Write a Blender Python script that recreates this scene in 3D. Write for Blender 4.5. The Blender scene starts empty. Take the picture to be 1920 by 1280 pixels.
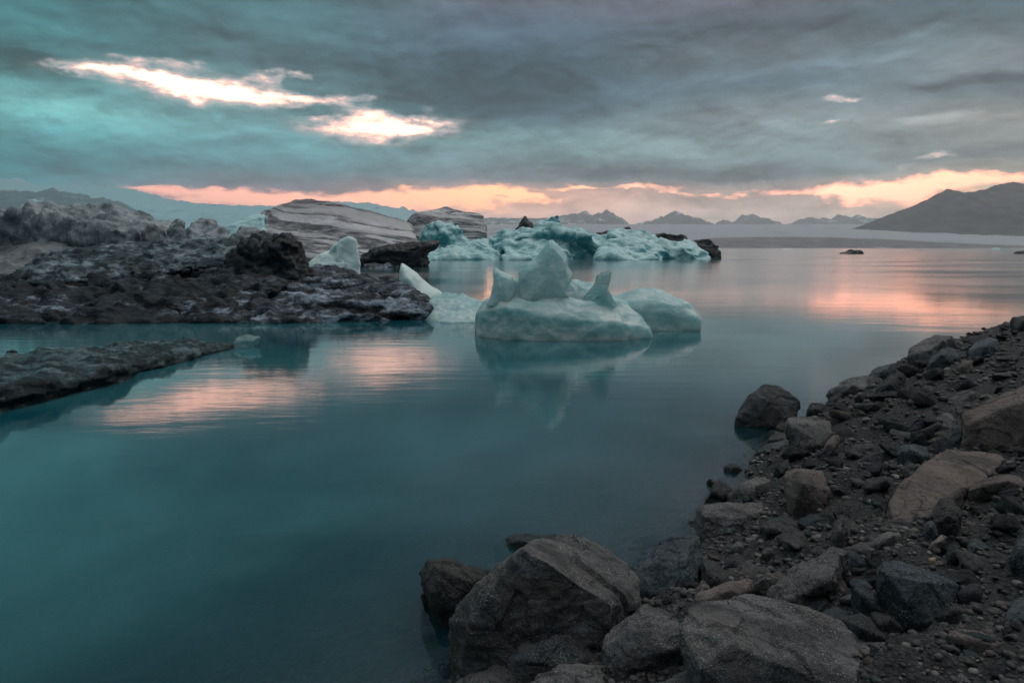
import bpy, bmesh, math, random
import numpy as np
from mathutils import Vector, Matrix, noise
from mathutils.geometry import convex_hull_2d
R = math.radians
random.seed(7); rng = np.random.default_rng(7)
scene = bpy.context.scene
C = scene.collection

# ------------------------------------------------------------------ camera
CAMH = 3.0; F = 1280.0
TP = 176.0 / F; PITCH = math.atan(TP)
SP, CP = math.sin(PITCH), math.cos(PITCH)
cd = bpy.data.cameras.new('camera'); cam = bpy.data.objects.new('camera', cd); C.objects.link(cam)
cam.location = (0, 0, CAMH); cam.rotation_euler = (R(90) - PITCH, 0, 0)
cd.lens = 24; cd.sensor_width = 36; cd.clip_start = 0.05; cd.clip_end = 90000
scene.camera = cam

def dr(px, py):
    xc = (px - 960) / F; yc = (640 - py) / F
    return Vector((xc, CP + yc * SP, -SP + yc * CP))
def at(px, py, Y):                       # a point seen at px,py standing Y metres ahead
    d = dr(px, py); k = Y / d.y
    return Vector((d.x * k, Y, CAMH + d.z * k))
def wat(px, py, z=0.0):                  # where the sight line meets height z
    d = dr(px, py); k = (z - CAMH) / d.z
    return Vector((d.x * k, d.y * k, z))
def ang(px, py):
    d = dr(px, py); d.normalize()
    return math.degrees(math.atan2(d.x, d.y)), math.degrees(math.asin(d.z))
def lin(c):
    return tuple(((v / 255) / 12.92 if v / 255 <= .04045 else ((v / 255 + .055) / 1.055) ** 2.4) for v in c)

# ------------------------------------------------------------------ node helper
class NT:
    def __init__(s, tree): s.t = tree; s.n = tree.nodes; s.l = tree.links
    def new(s, typ, **kw):
        n = s.n.new(typ)
        for k, v in kw.items(): setattr(n, k, v)
        return n
    def put(s, sock, v):
        if v is None: return
        if isinstance(v, bpy.types.NodeSocket): s.l.new(v, sock)
        elif isinstance(v, (tuple, list)) and len(v) == 3 and sock.type == 'RGBA': sock.default_value = (*v, 1)
        else: sock.default_value = v
    def m(s, op, a, b=None, c=None, clamp=False):
        n = s.new('ShaderNodeMath', operation=op); n.use_clamp = clamp
        s.put(n.inputs[0], a); s.put(n.inputs[1], b); s.put(n.inputs[2], c)
        return n.outputs[0]
    def vm(s, op, a, b=None, out=0):
        n = s.new('ShaderNodeVectorMath', operation=op)
        s.put(n.inputs[0], a); s.put(n.inputs[1], b)
        return n.outputs[out]
    def noise(s, vec, scale, detail=6, rough=.55, dist=0, col=False):
        n = s.new('ShaderNodeTexNoise'); s.put(n.inputs['Vector'], vec)
        n.inputs['Scale'].default_value = scale; n.inputs['Detail'].default_value = detail
        n.inputs['Roughness'].default_value = rough; n.inputs['Distortion'].default_value = dist
        return n.outputs[1 if col else 0]
    def vor(s, vec, scale, feature='F1', out=0, rand=1):
        n = s.new('ShaderNodeTexVoronoi', feature=feature); s.put(n.inputs['Vector'], vec)
        n.inputs['Scale'].default_value = scale; n.inputs['Randomness'].default_value = rand
        return n.outputs[out]
    def mr(s, v, a, b, c=0., d=1., smooth=True):
        n = s.new('ShaderNodeMapRange', interpolation_type='SMOOTHSTEP' if smooth else 'LINEAR')
        s.put(n.inputs[0], v)
        for i, x in enumerate((a, b, c, d)): s.put(n.inputs[i + 1], x)
        return n.outputs[0]
    def mix(s, f, a, b, blend='MIX'):
        n = s.new('ShaderNodeMix', data_type='RGBA', blend_type=blend)
        s.put(n.inputs[0], f); s.put(n.inputs[6], a); s.put(n.inputs[7], b)
        return n.outputs[2]
    def ramp(s, f, stops, interp='LINEAR'):
        n = s.new('ShaderNodeValToRGB'); s.put(n.inputs[0], f); cr = n.color_ramp; cr.interpolation = interp
        while len(cr.elements) > 1: cr.elements.remove(cr.elements[-1])
        cr.elements[0].position = stops[0][0]; cr.elements[0].color = (*stops[0][1], 1)
        for p, c in stops[1:]:
            e = cr.elements.new(p); e.color = (*c, 1)
        return n.outputs[0]
    def map(s, vec, scale=(1, 1, 1), loc=(0, 0, 0), rot=(0, 0, 0)):
        n = s.new('ShaderNodeMapping'); s.put(n.inputs[0], vec)
        n.inputs['Scale'].default_value = scale; n.inputs['Location'].default_value = loc; n.inputs['Rotation'].default_value = rot
        return n.outputs[0]
    def bump(s, h, strength, dist, normal=None):
        n = s.new('ShaderNodeBump'); s.put(n.inputs['Height'], h)
        s.put(n.inputs['Strength'], strength); n.inputs['Distance'].default_value = dist
        s.put(n.inputs['Normal'], normal)
        return n.outputs[0]
def material(name):
    m = bpy.data.materials.new(name); m.use_nodes = True; m.node_tree.nodes.clear()
    t = NT(m.node_tree); out = t.new('ShaderNodeOutputMaterial')
    return m, t, out
def principled(t, out, **kw):
    b = t.new('ShaderNodeBsdfPrincipled')
    for k, v in kw.items(): t.put(b.inputs[k.replace('_', ' ')], v)
    t.l.new(b.outputs[0], out.inputs[0])
    return b

# ------------------------------------------------------------------ sky
SUN_EL, SUN_AZ = 48.0, 40.0              # the veiled light that reaches the bank, from ahead and to the right
def build_world():
    w = bpy.data.worlds.new('World'); scene.world = w; w.use_nodes = True
    t = NT(w.node_tree); t.n.clear()
    out = t.new('ShaderNodeOutputWorld')
    d = t.new('ShaderNodeTexCoord').outputs['Generated']
    sx = t.new('ShaderNodeSeparateXYZ'); t.put(sx.inputs[0], d)
    x, y, z = sx.outputs
    az = t.m('MULTIPLY', t.m('ARCTAN2', x, y), 57.29578)
    el = t.m('MULTIPLY', t.m('ARCSINE', z), 57.29578)
    # cloud-plane coordinates: clouds flatten towards the horizon
    den = t.m('ADD', t.m('MAXIMUM', z, 0.0), 0.10)
    cb = t.new('ShaderNodeCombineXYZ'); t.put(cb.inputs[0], t.m('DIVIDE', x, den)); t.put(cb.inputs[1], t.m('DIVIDE', y, den))
    pl = cb.outputs[0]
    cb2 = t.new('ShaderNodeCombineXYZ'); t.put(cb2.inputs[0], az); t.put(cb2.inputs[1], el)
    ae = cb2.outputs[0]
    w1 = t.vm('SUBTRACT', t.noise(t.map(ae, (.11, .26, 1)), 1.0, 4, .6, col=True), (.5, .5, .5))
    w2 = t.vm('SUBTRACT', t.noise(t.map(ae, (.5, 1.0, 1), (7, 3, 0)), 1.0, 5, .62, col=True), (.5, .5, .5))
    aw = t.vm('ADD', ae, t.vm('MULTIPLY', w1, (6.0, 2.2, 0)))
    aw = t.vm('ADD', aw, t.vm('MULTIPLY', w2, (2.6, 1.1, 0)))
    sw = t.new('ShaderNodeSeparateXYZ'); t.put(sw.inputs[0], aw)
    # base cloud colour: five columns of elevation ramps blended over azimuth
    EMAX = 80.0
    elw = t.m('DIVIDE', t.m('ADD', t.m('MULTIPLY', sw.outputs[1], .75), t.m('MULTIPLY', el, .25)), EMAX, clamp=True)
    ZEN = [(36, (78, 106, 112)), (46, (120, 146, 150)), (58, (246, 252, 254)), (80, (280, 284, 284))]
    cols = {
        0:    [(440, (96, 150, 160)), (350, (76, 134, 144)), (300, (72, 136, 146)), (230, (96, 160, 164)), (180, (116, 178, 178)), (140, (98, 158, 160)), (100, (76, 128, 132)), (40, (74, 132, 136)), (0, (70, 124, 128))],
        480:  [(440, (190, 150, 145)), (372, (178, 134, 134)), (352, (128, 126, 138)), (320, (98, 134, 142)), (270, (98, 146, 152)), (220, (110, 156, 160)), (150, (104, 142, 148)), (100, (84, 116, 122)), (50, (82, 118, 124)), (0, (74, 110, 116))],
        960:  [(440, (208, 172, 164)), (400, (218, 176, 162)), (362, (206, 160, 144)), (335, (122, 132, 140)), (305, (116, 142, 148)), (260, (112, 146, 150)), (215, (76, 106, 120)), (130, (72, 102, 116)), (50, (84, 101, 117)), (0, (96, 104, 117))],
        1440: [(440, (196, 178, 174)), (400, (204, 182, 172)), (355, (186, 166, 158)), (335, (112, 130, 136)), (300, (118, 138, 142)), (260, (132, 152, 155)), (210, (130, 144, 149)), (160, (96, 118, 130)), (90, (104, 118, 126)), (40, (86, 103, 114)), (0, (100, 104, 115))],
        1920: [(440, (180, 166, 160)), (370, (214, 180, 150)), (335, (168, 156, 144)), (290, (128, 138, 138)), (210, (140, 140, 138)), (160, (94, 114, 120)), (100, (120, 131, 136)), (50, (96, 114, 120)), (0, (78, 99, 106))],
    }
    def clear(c, e):                     # the cloud's own light, before the lagoon's haze is laid over it
        L = min(1000 / max(.02, math.sin(R(max(e, 1)))), 22000); h = 1 - math.exp(-5.5e-5 * L)
        g = [.5 * a + .5 * b for a, b in zip(c, (.20, .21, .22))]
        return tuple(max(.35 * a, (a - h * b) / (1 - h)) for a, b in zip(c, g))
    keys = sorted(cols); prev = None; pa = None
    for k in keys:
        stops = [(max(0., ang(k, py)[1]) / EMAX, clear(lin(c), ang(k, py)[1])) for py, c in cols[k]] + [(e / EMAX, lin(c)) for e, c in ZEN]
        rp = t.ramp(elw, stops, 'EASE' if False else 'LINEAR')
        a = ang(k, 300)[0]
        prev = rp if prev is None else t.mix(t.mr(sw.outputs[0], pa, a), prev, rp)
        pa = a
    base = prev
    # behind the viewer the cover is plainer and darker
    back = t.ramp(elw, [(0, lin((60, 76, 84))), (24 / EMAX, lin((56, 70, 76))), (44 / EMAX, lin((104, 130, 136))), (58 / EMAX, lin((246, 252, 254))), (1, lin((280, 284, 284)))])
    base = t.mix(t.mr(t.m('ABSOLUTE', az), 52, 95), base, back)
    def gsum(src, items):
        tot = None
        for px, py, rx, ry, wt in items:
            ca, ce = ang(px, py); sc = math.cos(R(ca)) ** 2 * 57.3 / F
            v = t.vm('MULTIPLY', t.vm('SUBTRACT', src, (ca, ce, 0)), (1 / (rx * sc), 1 / (ry * 57.3 / F * math.cos(R(ca))), 0))
            q = t.vm('DOT_PRODUCT', v, v, out=1)
            g = t.m('MULTIPLY', t.m('POWER', 2.718, t.m('MULTIPLY', q, -1.0)), wt)
            tot = g if tot is None else t.m('ADD', tot, g)
        return tot
    fine = t.m('SUBTRACT', t.noise(t.map(ae, (.55, 1.5, 1), (4, 9, 0)), 1.0, 6, .62), .5)
    # soft light and dark masses
    tone = gsum(aw, [(870, 195, 240, 50, -.16), (1180, 110, 330, 30, -.14), (300, 60, 260, 34, -.10), (60, 110, 90, 30, -.22), (1800, 152, 190, 14, -.22),
                     (1720, 62, 190, 16, .16), (1560, 112, 160, 16, .14), (1440, 172, 220, 12, -.12), (1120, 318, 240, 15, -.16), (1450, 322, 180, 14, -.16),
                     (1760, 228, 110, 14, .20), (1690, 300, 160, 14, -.06), (150, 250, 190, 40, .10), (1010, 250, 120, 16, .12), (420, 318, 330, 18, -.10),
                     (240, 120, 70, 16, -.1), (700, 100, 120, 18, .10), (480, 40, 80, 20, .12), (1330, 20, 300, 14, -.06)])
    def relief(vec, off, detail, rough, dist, amp, ramp_):
        a_ = t.noise(vec, 1.0, detail, rough, dist); b_ = t.noise(t.vm('ADD', vec, off), 1.0, detail, rough, dist)
        return t.m('ADD', t.m('MULTIPLY', t.m('SUBTRACT', a_, .5), amp), t.m('MULTIPLY', t.m('SUBTRACT', a_, b_), ramp_))
    det = relief(t.map(aw, (.062, .19, 1), (3.1, 1.7, 0), (0, 0, .03)), (.05, .30, 0), 5, .55, .5, 1.05, .9)
    det = t.m('ADD', det, relief(t.map(ae, (.17, .42, 1), (1, 5, 0), (0, 0, -.04)), (.05, .22, 0), 6, .58, .45, .7, 1.15))
    det = t.m('ADD', det, relief(t.map(aw, (.42, .95, 1), (8, 2, 0), (0, 0, -.03)), (.05, .2, 0), 4, .6, .3, .22, .5))
    # the high cover keeps the streaks of a cloud sheet seen from below
    det = t.m('ADD', det, t.m('MULTIPLY', t.m('SUBTRACT', t.noise(t.map(pl, (.75, 1.25, 1), (3.1, 1.7, 0), (0, 0, .35)), 1.0, 5, .58, .35), .5), .28))
    mul = t.m('ADD', t.m('ADD', 1.0, t.m('MULTIPLY', tone, 1.25)), det)
    dk = gsum(aw, [(890, 165, 250, 48, 1.), (1150, 110, 300, 34, 1.), (1420, 58, 230, 24, .9), (650, 112, 150, 22, .8), (1840, 152, 150, 13, .9), (1200, 324, 210, 12, .9), (1400, 332, 140, 10, .8),
                    (420, 62, 180, 18, .7), (280, 96, 150, 14, .8), (50, 104, 80, 22, .9), (480, 342, 230, 8, .7), (600, 160, 40, 10, .6), (1690, 318, 90, 8, .5), (1340, 205, 130, 10, .6)])
    lt = gsum(aw, [(1710, 70, 150, 10, .9), (1550, 112, 140, 10, .8), (1780, 226, 110, 11, 1.), (1440, 240, 170, 13, .6), (1320, 288, 120, 8, .7), (960, 256, 130, 12, .6), (150, 215, 170, 26, .7), (120, 60, 110, 12, .6), (660, 60, 110, 14, .6), (1000, 314, 110, 7, .6)])
    fd = t.m('ADD', t.m('MULTIPLY', fine, 1.0), t.m('MULTIPLY', det, .5))
    mul = t.m('ADD', mul, t.m('SUBTRACT', t.m('MULTIPLY', t.mr(t.m('ADD', lt, fd), .25, 1.0), .26), t.m('MULTIPLY', t.mr(t.m('ADD', dk, fd), .2, .85), .27)))
    mul = t.m('MAXIMUM', mul, .35)
    cbm = t.new('ShaderNodeCombineColor')
    for i in range(3): t.put(cbm.inputs[i], mul)
    clouds = t.mix(1.0, base, cbm.outputs[0], 'MULTIPLY')
    # breaks in the cover
    up = gsum(aw, [(165, 134, 70, 11, .9), (250, 144, 70, 15, 1.0), (340, 160, 95, 18, 1.15), (440, 170, 100, 20, 1.2), (555, 180, 65, 13, .95), (500, 140, 38, 9, .65), (560, 136, 34, 8, .55),
                   (690, 238, 105, 21, 1.3), (780, 236, 65, 15, 1.05), (690, 208, 50, 12, .55), (655, 186, 66, 9, .5), (250, 116, 30, 7, .65), (335, 120, 40, 7, .65), (795, 198, 28, 8, .55),
                   (590, 158, 36, 11, -1.0), (752, 197, 42, 9, -1.0), (600, 208, 60, 8, -.6), (1575, 189, 34, 4, .75), (1548, 237, 14, 3, .7), (1752, 298, 28, 5, .9), (1690, 318, 22, 7, .55)])
    us = t.m('ADD', up, t.m('MULTIPLY', t.m('MULTIPLY', fine, 2.5), t.mr(up, .04, .5)))
    halo = t.mr(us, -.1, .7)
    gm = t.mr(us, .24, 1.5)
    sky = t.mix(t.m('MULTIPLY', halo, t.mr(up, .0, .26, 0, .75)), clouds, lin((206, 204, 204)))
    gcol = t.mix(t.mr(us, .5, 1.5), (1.0, .66, .58), (3.3, 1.75, 1.3))
    sky = t.mix(gm, sky, gcol)
    low = gsum(aw, [(270, 350, 50, 5, .8), (340, 362, 60, 9, .9), (450, 374, 110, 13, .95), (600, 382, 130, 16, .95), (740, 380, 110, 17, 1.), (860, 370, 90, 17, 1.05), (950, 362, 80, 15, .8),
                    (870, 394, 110, 9, .35), (1010, 372, 80, 12, .55), (1085, 352, 50, 7, .75), (1170, 352, 40, 6, .7), (1250, 360, 80, 9, .6), (1370, 365, 90, 9, .45), (1560, 372, 100, 12, .75),
                    (1650, 362, 110, 16, 1.), (1760, 346, 110, 13, .85), (1880, 336, 70, 9, .7), (1740, 380, 90, 14, .5),
                    (1136, 364, 38, 8, -1.8), (1045, 366, 20, 5, -1.3), (1200, 368, 24, 5, -1.5), (1316, 358, 36, 5, -1.6), (1480, 377, 120, 6, -.9), (1560, 386, 70, 4, -.7), (1010, 360, 20, 4, -.8), (930, 372, 24, 3, -.7), (1110, 340, 60, 6, -.6)])
    lm = t.mr(t.m('ADD', low, t.m('MULTIPLY', fine, 1.1)), .22, .95)
    ls = t.m('ADD', low, t.m('MULTIPLY', t.m('MULTIPLY', fine, 2.0), t.mr(low, .04, .45)))
    lm = t.mr(ls, .16, 1.0)
    lcol = t.ramp(t.mr(az, -32, 34, 0, 1, False), [(0, (1.6, .66, .52)), (.28, (2.2, .96, .60)), (.47, (2.8, 1.20, .56)), (.62, (2.6, 1.25, .74)), (.82, (4.4, 1.60, .98)), (1, (3.4, 1.32, .78))])
    sky = t.mix(lm, sky, lcol)
    bgc = t.new('ShaderNodeBackground'); t.put(bgc.inputs[0], sky); bgc.inputs[1].default_value = 1.0
    st = t.new('ShaderNodeTexSky', sky_type='NISHITA'); st.sun_disc = False
    st.sun_elevation = R(SUN_EL); st.sun_rotation = R(SUN_AZ)
    bgs = t.new('ShaderNodeBackground'); t.put(bgs.inputs[0], st.outputs[0]); bgs.inputs[1].default_value = 0.05
    mx = t.new('ShaderNodeMixShader'); mx.inputs[0].default_value = .94
    t.l.new(bgs.outputs[0], mx.inputs[1]); t.l.new(bgc.outputs[0], mx.inputs[2]); t.l.new(mx.outputs[0], out.inputs[0])
build_world()
scene.world.cycles.sampling_method = 'MANUAL'; scene.world.cycles.sample_map_resolution = 512
sl = bpy.data.lights.new('sun', 'SUN'); sl.energy = 0.9; sl.angle = R(30); sl.color = (1, .88, .82)
so = bpy.data.objects.new('sun', sl); C.objects.link(so)
sdir = Vector((math.sin(R(SUN_AZ)) * math.cos(R(SUN_EL)), math.cos(R(SUN_AZ)) * math.cos(R(SUN_EL)), math.sin(R(SUN_EL))))
so.rotation_euler = (-sdir).to_track_quat('-Z', 'Y').to_euler()

# ------------------------------------------------------------------ object helpers
def tag(o, label=None, cat=None, group=None, kind=None):
    if label: o['label'] = label
    if cat: o['category'] = cat
    if group: o['group'] = group
    if kind: o['kind'] = kind
    return o
def link(name, me, mat=None, parent=None):
    o = bpy.data.objects.new(name, me); C.objects.link(o)
    if mat: me.materials.append(mat)
    if parent: o.parent = parent; o.matrix_parent_inverse = Matrix()
    return o
def mesh_from(name, V, Fc, smooth=True):
    me = bpy.data.meshes.new(name)
    V = np.asarray(V, np.float32); Fc = np.asarray(Fc, np.int32); k = Fc.shape[1]
    me.vertices.add(len(V)); me.vertices.foreach_set('co', V.ravel())
    me.loops.add(Fc.size); me.loops.foreach_set('vertex_index', Fc.ravel())
    me.polygons.add(len(Fc)); me.polygons.foreach_set('loop_start', np.arange(0, Fc.size, k, dtype=np.int32))
    me.update(calc_edges=True); me.validate()
    if smooth: me.polygons.foreach_set('use_smooth', np.ones(len(Fc), bool))
    return me
def grid_faces(nr, nc):
    i = np.arange(nr - 1)[:, None] * nc + np.arange(nc - 1)[None, :]
    return np.stack([i, i + 1, i + nc + 1, i + nc], -1).reshape(-1, 4)

def disp_value(p, layers):
    h = 0.0
    for kind, sc, amp, off in layers:
        q = Vector((p.x * sc[0] + off, p.y * sc[1] + off * .7, p.z * sc[2] - off))
        if kind == 'fbm': h += amp * noise.fractal(q, 1.0, 2.1, 5)
        elif kind == 'n': h += amp * noise.noise(q)
        elif kind == 'ridge': h += amp * (1 - 2 * abs(noise.noise(q)) - abs(noise.noise(q * 2.1)))
        elif kind == 'cell': h += amp * (noise.voronoi(q)[0][0] - .45)
        elif kind == 'crack':
            dd = noise.voronoi(q)[0]; h -= amp * max(0., 1 - (dd[1] - dd[0]) * 7)
        elif kind == 'facet':
            pt = noise.voronoi(q)[1][0]; h += amp * noise.cell(pt * 3.7)
        elif kind == 'pit':
            v = noise.noise(q) + .4 * noise.noise(q * 2.3); h -= amp * max(0., min(1., (v - .12) * 4))
        elif kind == 'bench':
            s_ = (p.z + .22 * p.x + .06 * p.y) * sc[2] + .5 * noise.noise(Vector((p.x * sc[0], p.y * sc[1], off))); h += amp * (1 - 2.4 * abs(noise.noise(Vector((off, off, s_)))) + .35 * noise.noise(q))
        elif kind == 'band':
            v = q.z + .35 * noise.noise(q * .6); h += amp * (abs((v % 1.0) - .5) * 2 - .5) * (.6 + noise.noise(q * 1.3))
    return h
def remesh(V, hulls, prisms, voxel, name, smooth_it=2, layers=(), keep_z=None):
    bm = bmesh.new()
    for pts in hulls:
        vs = [bm.verts.new(p) for p in pts]
        r = bmesh.ops.convex_hull(bm, input=vs)
        junk = list({g for g in r['geom_interior'] + r['geom_unused'] if isinstance(g, bmesh.types.BMVert) and g.is_valid})
        bmesh.ops.delete(bm, geom=junk, context='VERTS')
    for rings in prisms:
        rs = [[bm.verts.new(p) for p in r] for r in rings]
        n = len(rs[0])
        for a, b in zip(rs, rs[1:]):
            for i in range(n): bm.faces.new((a[i], a[(i + 1) % n], b[(i + 1) % n], b[i]))
        for r, f in ((rs[0], True), (rs[-1], False)):
            fc = bm.faces.new(r if f else list(reversed(r)))
            bmesh.ops.triangulate(bm, faces=[fc])
    bmesh.ops.recalc_face_normals(bm, faces=bm.faces[:])
    me = bpy.data.meshes.new(name + '_raw'); bm.to_mesh(me); bm.free()
    ob = bpy.data.objects.new('tmp', me); C.objects.link(ob)
    md = ob.modifiers.new('r', 'REMESH'); md.mode = 'VOXEL'; md.voxel_size = voxel
    dg = bpy.context.evaluated_depsgraph_get(); dg.update()
    me2 = bpy.data.meshes.new_from_object(ob.evaluated_get(dg)); me2.name = name
    bpy.data.objects.remove(ob); bpy.data.meshes.remove(me)
    bm = bmesh.new(); bm.from_mesh(me2)
    for _ in range(smooth_it):
        bmesh.ops.smooth_vert(bm, verts=bm.verts[:], factor=.5, use_axis_x=True, use_axis_y=True, use_axis_z=True)
    bm.normal_update()
    if layers:
        mv = [(v, v.normal.copy(), disp_value(v.co, layers)) for v in bm.verts]
        for v, n, h in mv: v.co += n * h
    bm.to_mesh(me2); bm.free(); me2.materials.clear()
    me2.polygons.foreach_set('use_smooth', np.ones(len(me2.polygons), bool))
    return me2
def recenter(o):
    me = o.data; co = np.empty(len(me.vertices) * 3, np.float32); me.vertices.foreach_get('co', co); co = co.reshape(-1, 3)
    c = (co.min(0) + co.max(0)) / 2; c[2] = co[:, 2].min()
    co -= c; me.vertices.foreach_set('co', co.ravel()); me.update(); o.location = c.tolist()
#@PART2
# ------------------------------------------------------------------ materials
def rock_material(name, dark, light, warm, speck=.5, wet=False, scale=1.0):
    m, t, out = material(name)
    oc = t.new('ShaderNodeTexCoord').outputs['Object']
    inf = t.new('ShaderNodeObjectInfo')
    v = t.vm('ADD', oc, t.vm('MULTIPLY', inf.outputs['Location'], (1.3, 2.1, 1.7)))
    sc_ = t.new('ShaderNodeVectorMath', operation='SCALE'); t.put(sc_.inputs[0], v); t.put(sc_.inputs['Scale'], t.m('ADD', .65, t.m('MULTIPLY', inf.outputs['Random'], .8))); v = sc_.outputs[0]
    big = t.noise(v, 2.6 * scale, 6, .6, .4)
    mid = t.noise(v, 13 * scale, 7, .65, .3)
    gr = t.noise(v, 75 * scale, 4, .7)
    cell = t.vor(v, 95 * scale)
    c = t.mix(t.mr(big, .36, .66), dark, light)
    c = t.mix(t.m('MULTIPLY', t.mr(t.noise(t.vm('ADD', v, (9, 4, 2)), 1.7 * scale, 5, .6), .45, .68), .8), c, warm)
    c = t.mix(t.mr(mid, .30, .72, .0, .65), t.mix(1., c, (.55, .55, .56), 'MULTIPLY'), c)
    sp = t.m('MULTIPLY', t.m('MULTIPLY', t.mr(gr, .53, .64), speck), t.mr(t.noise(t.vm('ADD', v, (1, 8, 5)), 3.1 * scale, 4, .6), .38, .62, .35, 1.2))
    c = t.mix(sp, c, tuple(min(1, x * 2.9 + .03) for x in light))
    c = t.mix(t.m('MULTIPLY', t.mr(cell, .32, .12), speck * .8), c, tuple(x * .35 for x in dark))
    # seams and rusty patches
    sv = t.vor(t.vm('ADD', v, t.vm('MULTIPLY', t.noise(v, 4 * scale, 3, .6, col=True), (.25, .25, .25))), 2.4 * scale, 'DISTANCE_TO_EDGE')
    c = t.mix(t.m('MULTIPLY', t.mr(sv, .022, .0), t.mr(big, .42, .56, 0, .8)), c, tuple(x * .3 for x in dark))
    c = t.mix(t.m('MULTIPLY', t.mr(t.noise(t.vm('ADD', v, (3, 7, 1)), 5 * scale, 6, .68), .60, .70), .45), c, (.15, .085, .050))
    rn = t.m('ADD', .72, t.m('MULTIPLY', inf.outputs['Random'], .5))
    cc = t.new('ShaderNodeCombineColor')
    for i in range(3): t.put(cc.inputs[i], rn)
    c = t.mix(1., c, cc.outputs[0], 'MULTIPLY')
    # the water line: everything within a hand of the lagoon is wet and dark
    geo = t.new('ShaderNodeNewGeometry'); sz = t.new('ShaderNodeSeparateXYZ'); t.put(sz.inputs[0], geo.outputs['Position'])
    wetf = t.mr(t.m('ADD', sz.outputs[2], t.m('MULTIPLY', t.m('SUBTRACT', big, .5), .35)), .26, .06)
    c = t.mix(wetf, c, t.mix(1., c, (.34, .38, .40), 'MULTIPLY'))
    ro = t.m('SUBTRACT', .86, t.m('MULTIPLY', wetf, .45))
    b1 = t.bump(mid, 1., .05 / scale)
    b2 = t.bump(t.m('ADD', gr, t.m('MULTIPLY', cell, .5)), 1., .014 / scale, b1)
    principled(t, out, Base_Color=c, Roughness=ro, Normal=b2, Specular_IOR_Level=.35)
    return m
M = {}
M['granite'] = rock_material('granite_rock', (.060, .066, .072), (.225, .225, .230), (.215, .195, .185), .36)
M['dark'] = rock_material('dark_rock', (.020, .026, .030), (.078, .086, .092), (.078, .074, .072), .4)
M['brown'] = rock_material('brown_rock', (.125, .108, .102), (.255, .215, .20), (.29, .225, .195), .12)
M['slate'] = rock_material('slate_rock', (.040, .056, .066), (.125, .158, .175), (.090, .108, .122), .4)
M['pale'] = rock_material('pale_rock', (.16, .145, .13), (.34, .32, .30), (.30, .25, .20), .2)
M['cream'] = rock_material('cream_rock', (.45, .36, .24), (.60, .50, .34), (.55, .42, .26), .1)
M['blue'] = rock_material('bluish_rock', (.026, .029, .040), (.066, .072, .092), (.060, .066, .080), .15)

def ground_material():
    m, t, out = material('bank_soil')
    g = t.new('ShaderNodeNewGeometry'); v = g.outputs['Position']
    sz = t.new('ShaderNodeSeparateXYZ'); t.put(sz.inputs[0], v)
    big = t.noise(v, .9, 6, .6, .5); mid = t.noise(v, 9, 7, .65); fine = t.noise(v, 60, 5, .7)
    peb = t.vor(v, 34); peb2 = t.vor(v, 80); pc = t.vor(v, 34, out=1)
    c = t.mix(t.mr(big, .35, .65), (.016, .018, .021), (.034, .036, .039))
    c = t.mix(t.mr(mid, .35, .7, 0, .6), c, (.048, .048, .050))
    pv = t.new('ShaderNodeSeparateColor'); t.put(pv.inputs[0], pc)
    c = t.mix(t.m('MULTIPLY', t.mr(peb, .42, .2), t.mr(pv.outputs[0], .45, .95, 0, .8)), c, (.085, .078, .074))
    c = t.mix(t.mr(peb, .45, .7, 0, .6), c, (.010, .010, .011))
    wetf = t.mr(sz.outputs[2], .22, .04)
    c = t.mix(wetf, c, t.mix(1., c, (.4, .42, .45), 'MULTIPLY'))
    c = t.mix(t.mr(sz.outputs[2], .02, -.16), c, t.mix(t.mr(mid, .3, .7), (.115, .092, .105), (.19, .155, .165)))     # drowned silt
    b = t.bump(mid, .6, .05); b = t.bump(t.m('SUBTRACT', 1., peb), .8, .025, b); b = t.bump(t.m('SUBTRACT', fine, peb2), .6, .008, b)
    principled(t, out, Base_Color=c, Roughness=t.m('SUBTRACT', .92, t.m('MULTIPLY', wetf, .4)), Normal=b, Specular_IOR_Level=.3)
    return m
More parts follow.
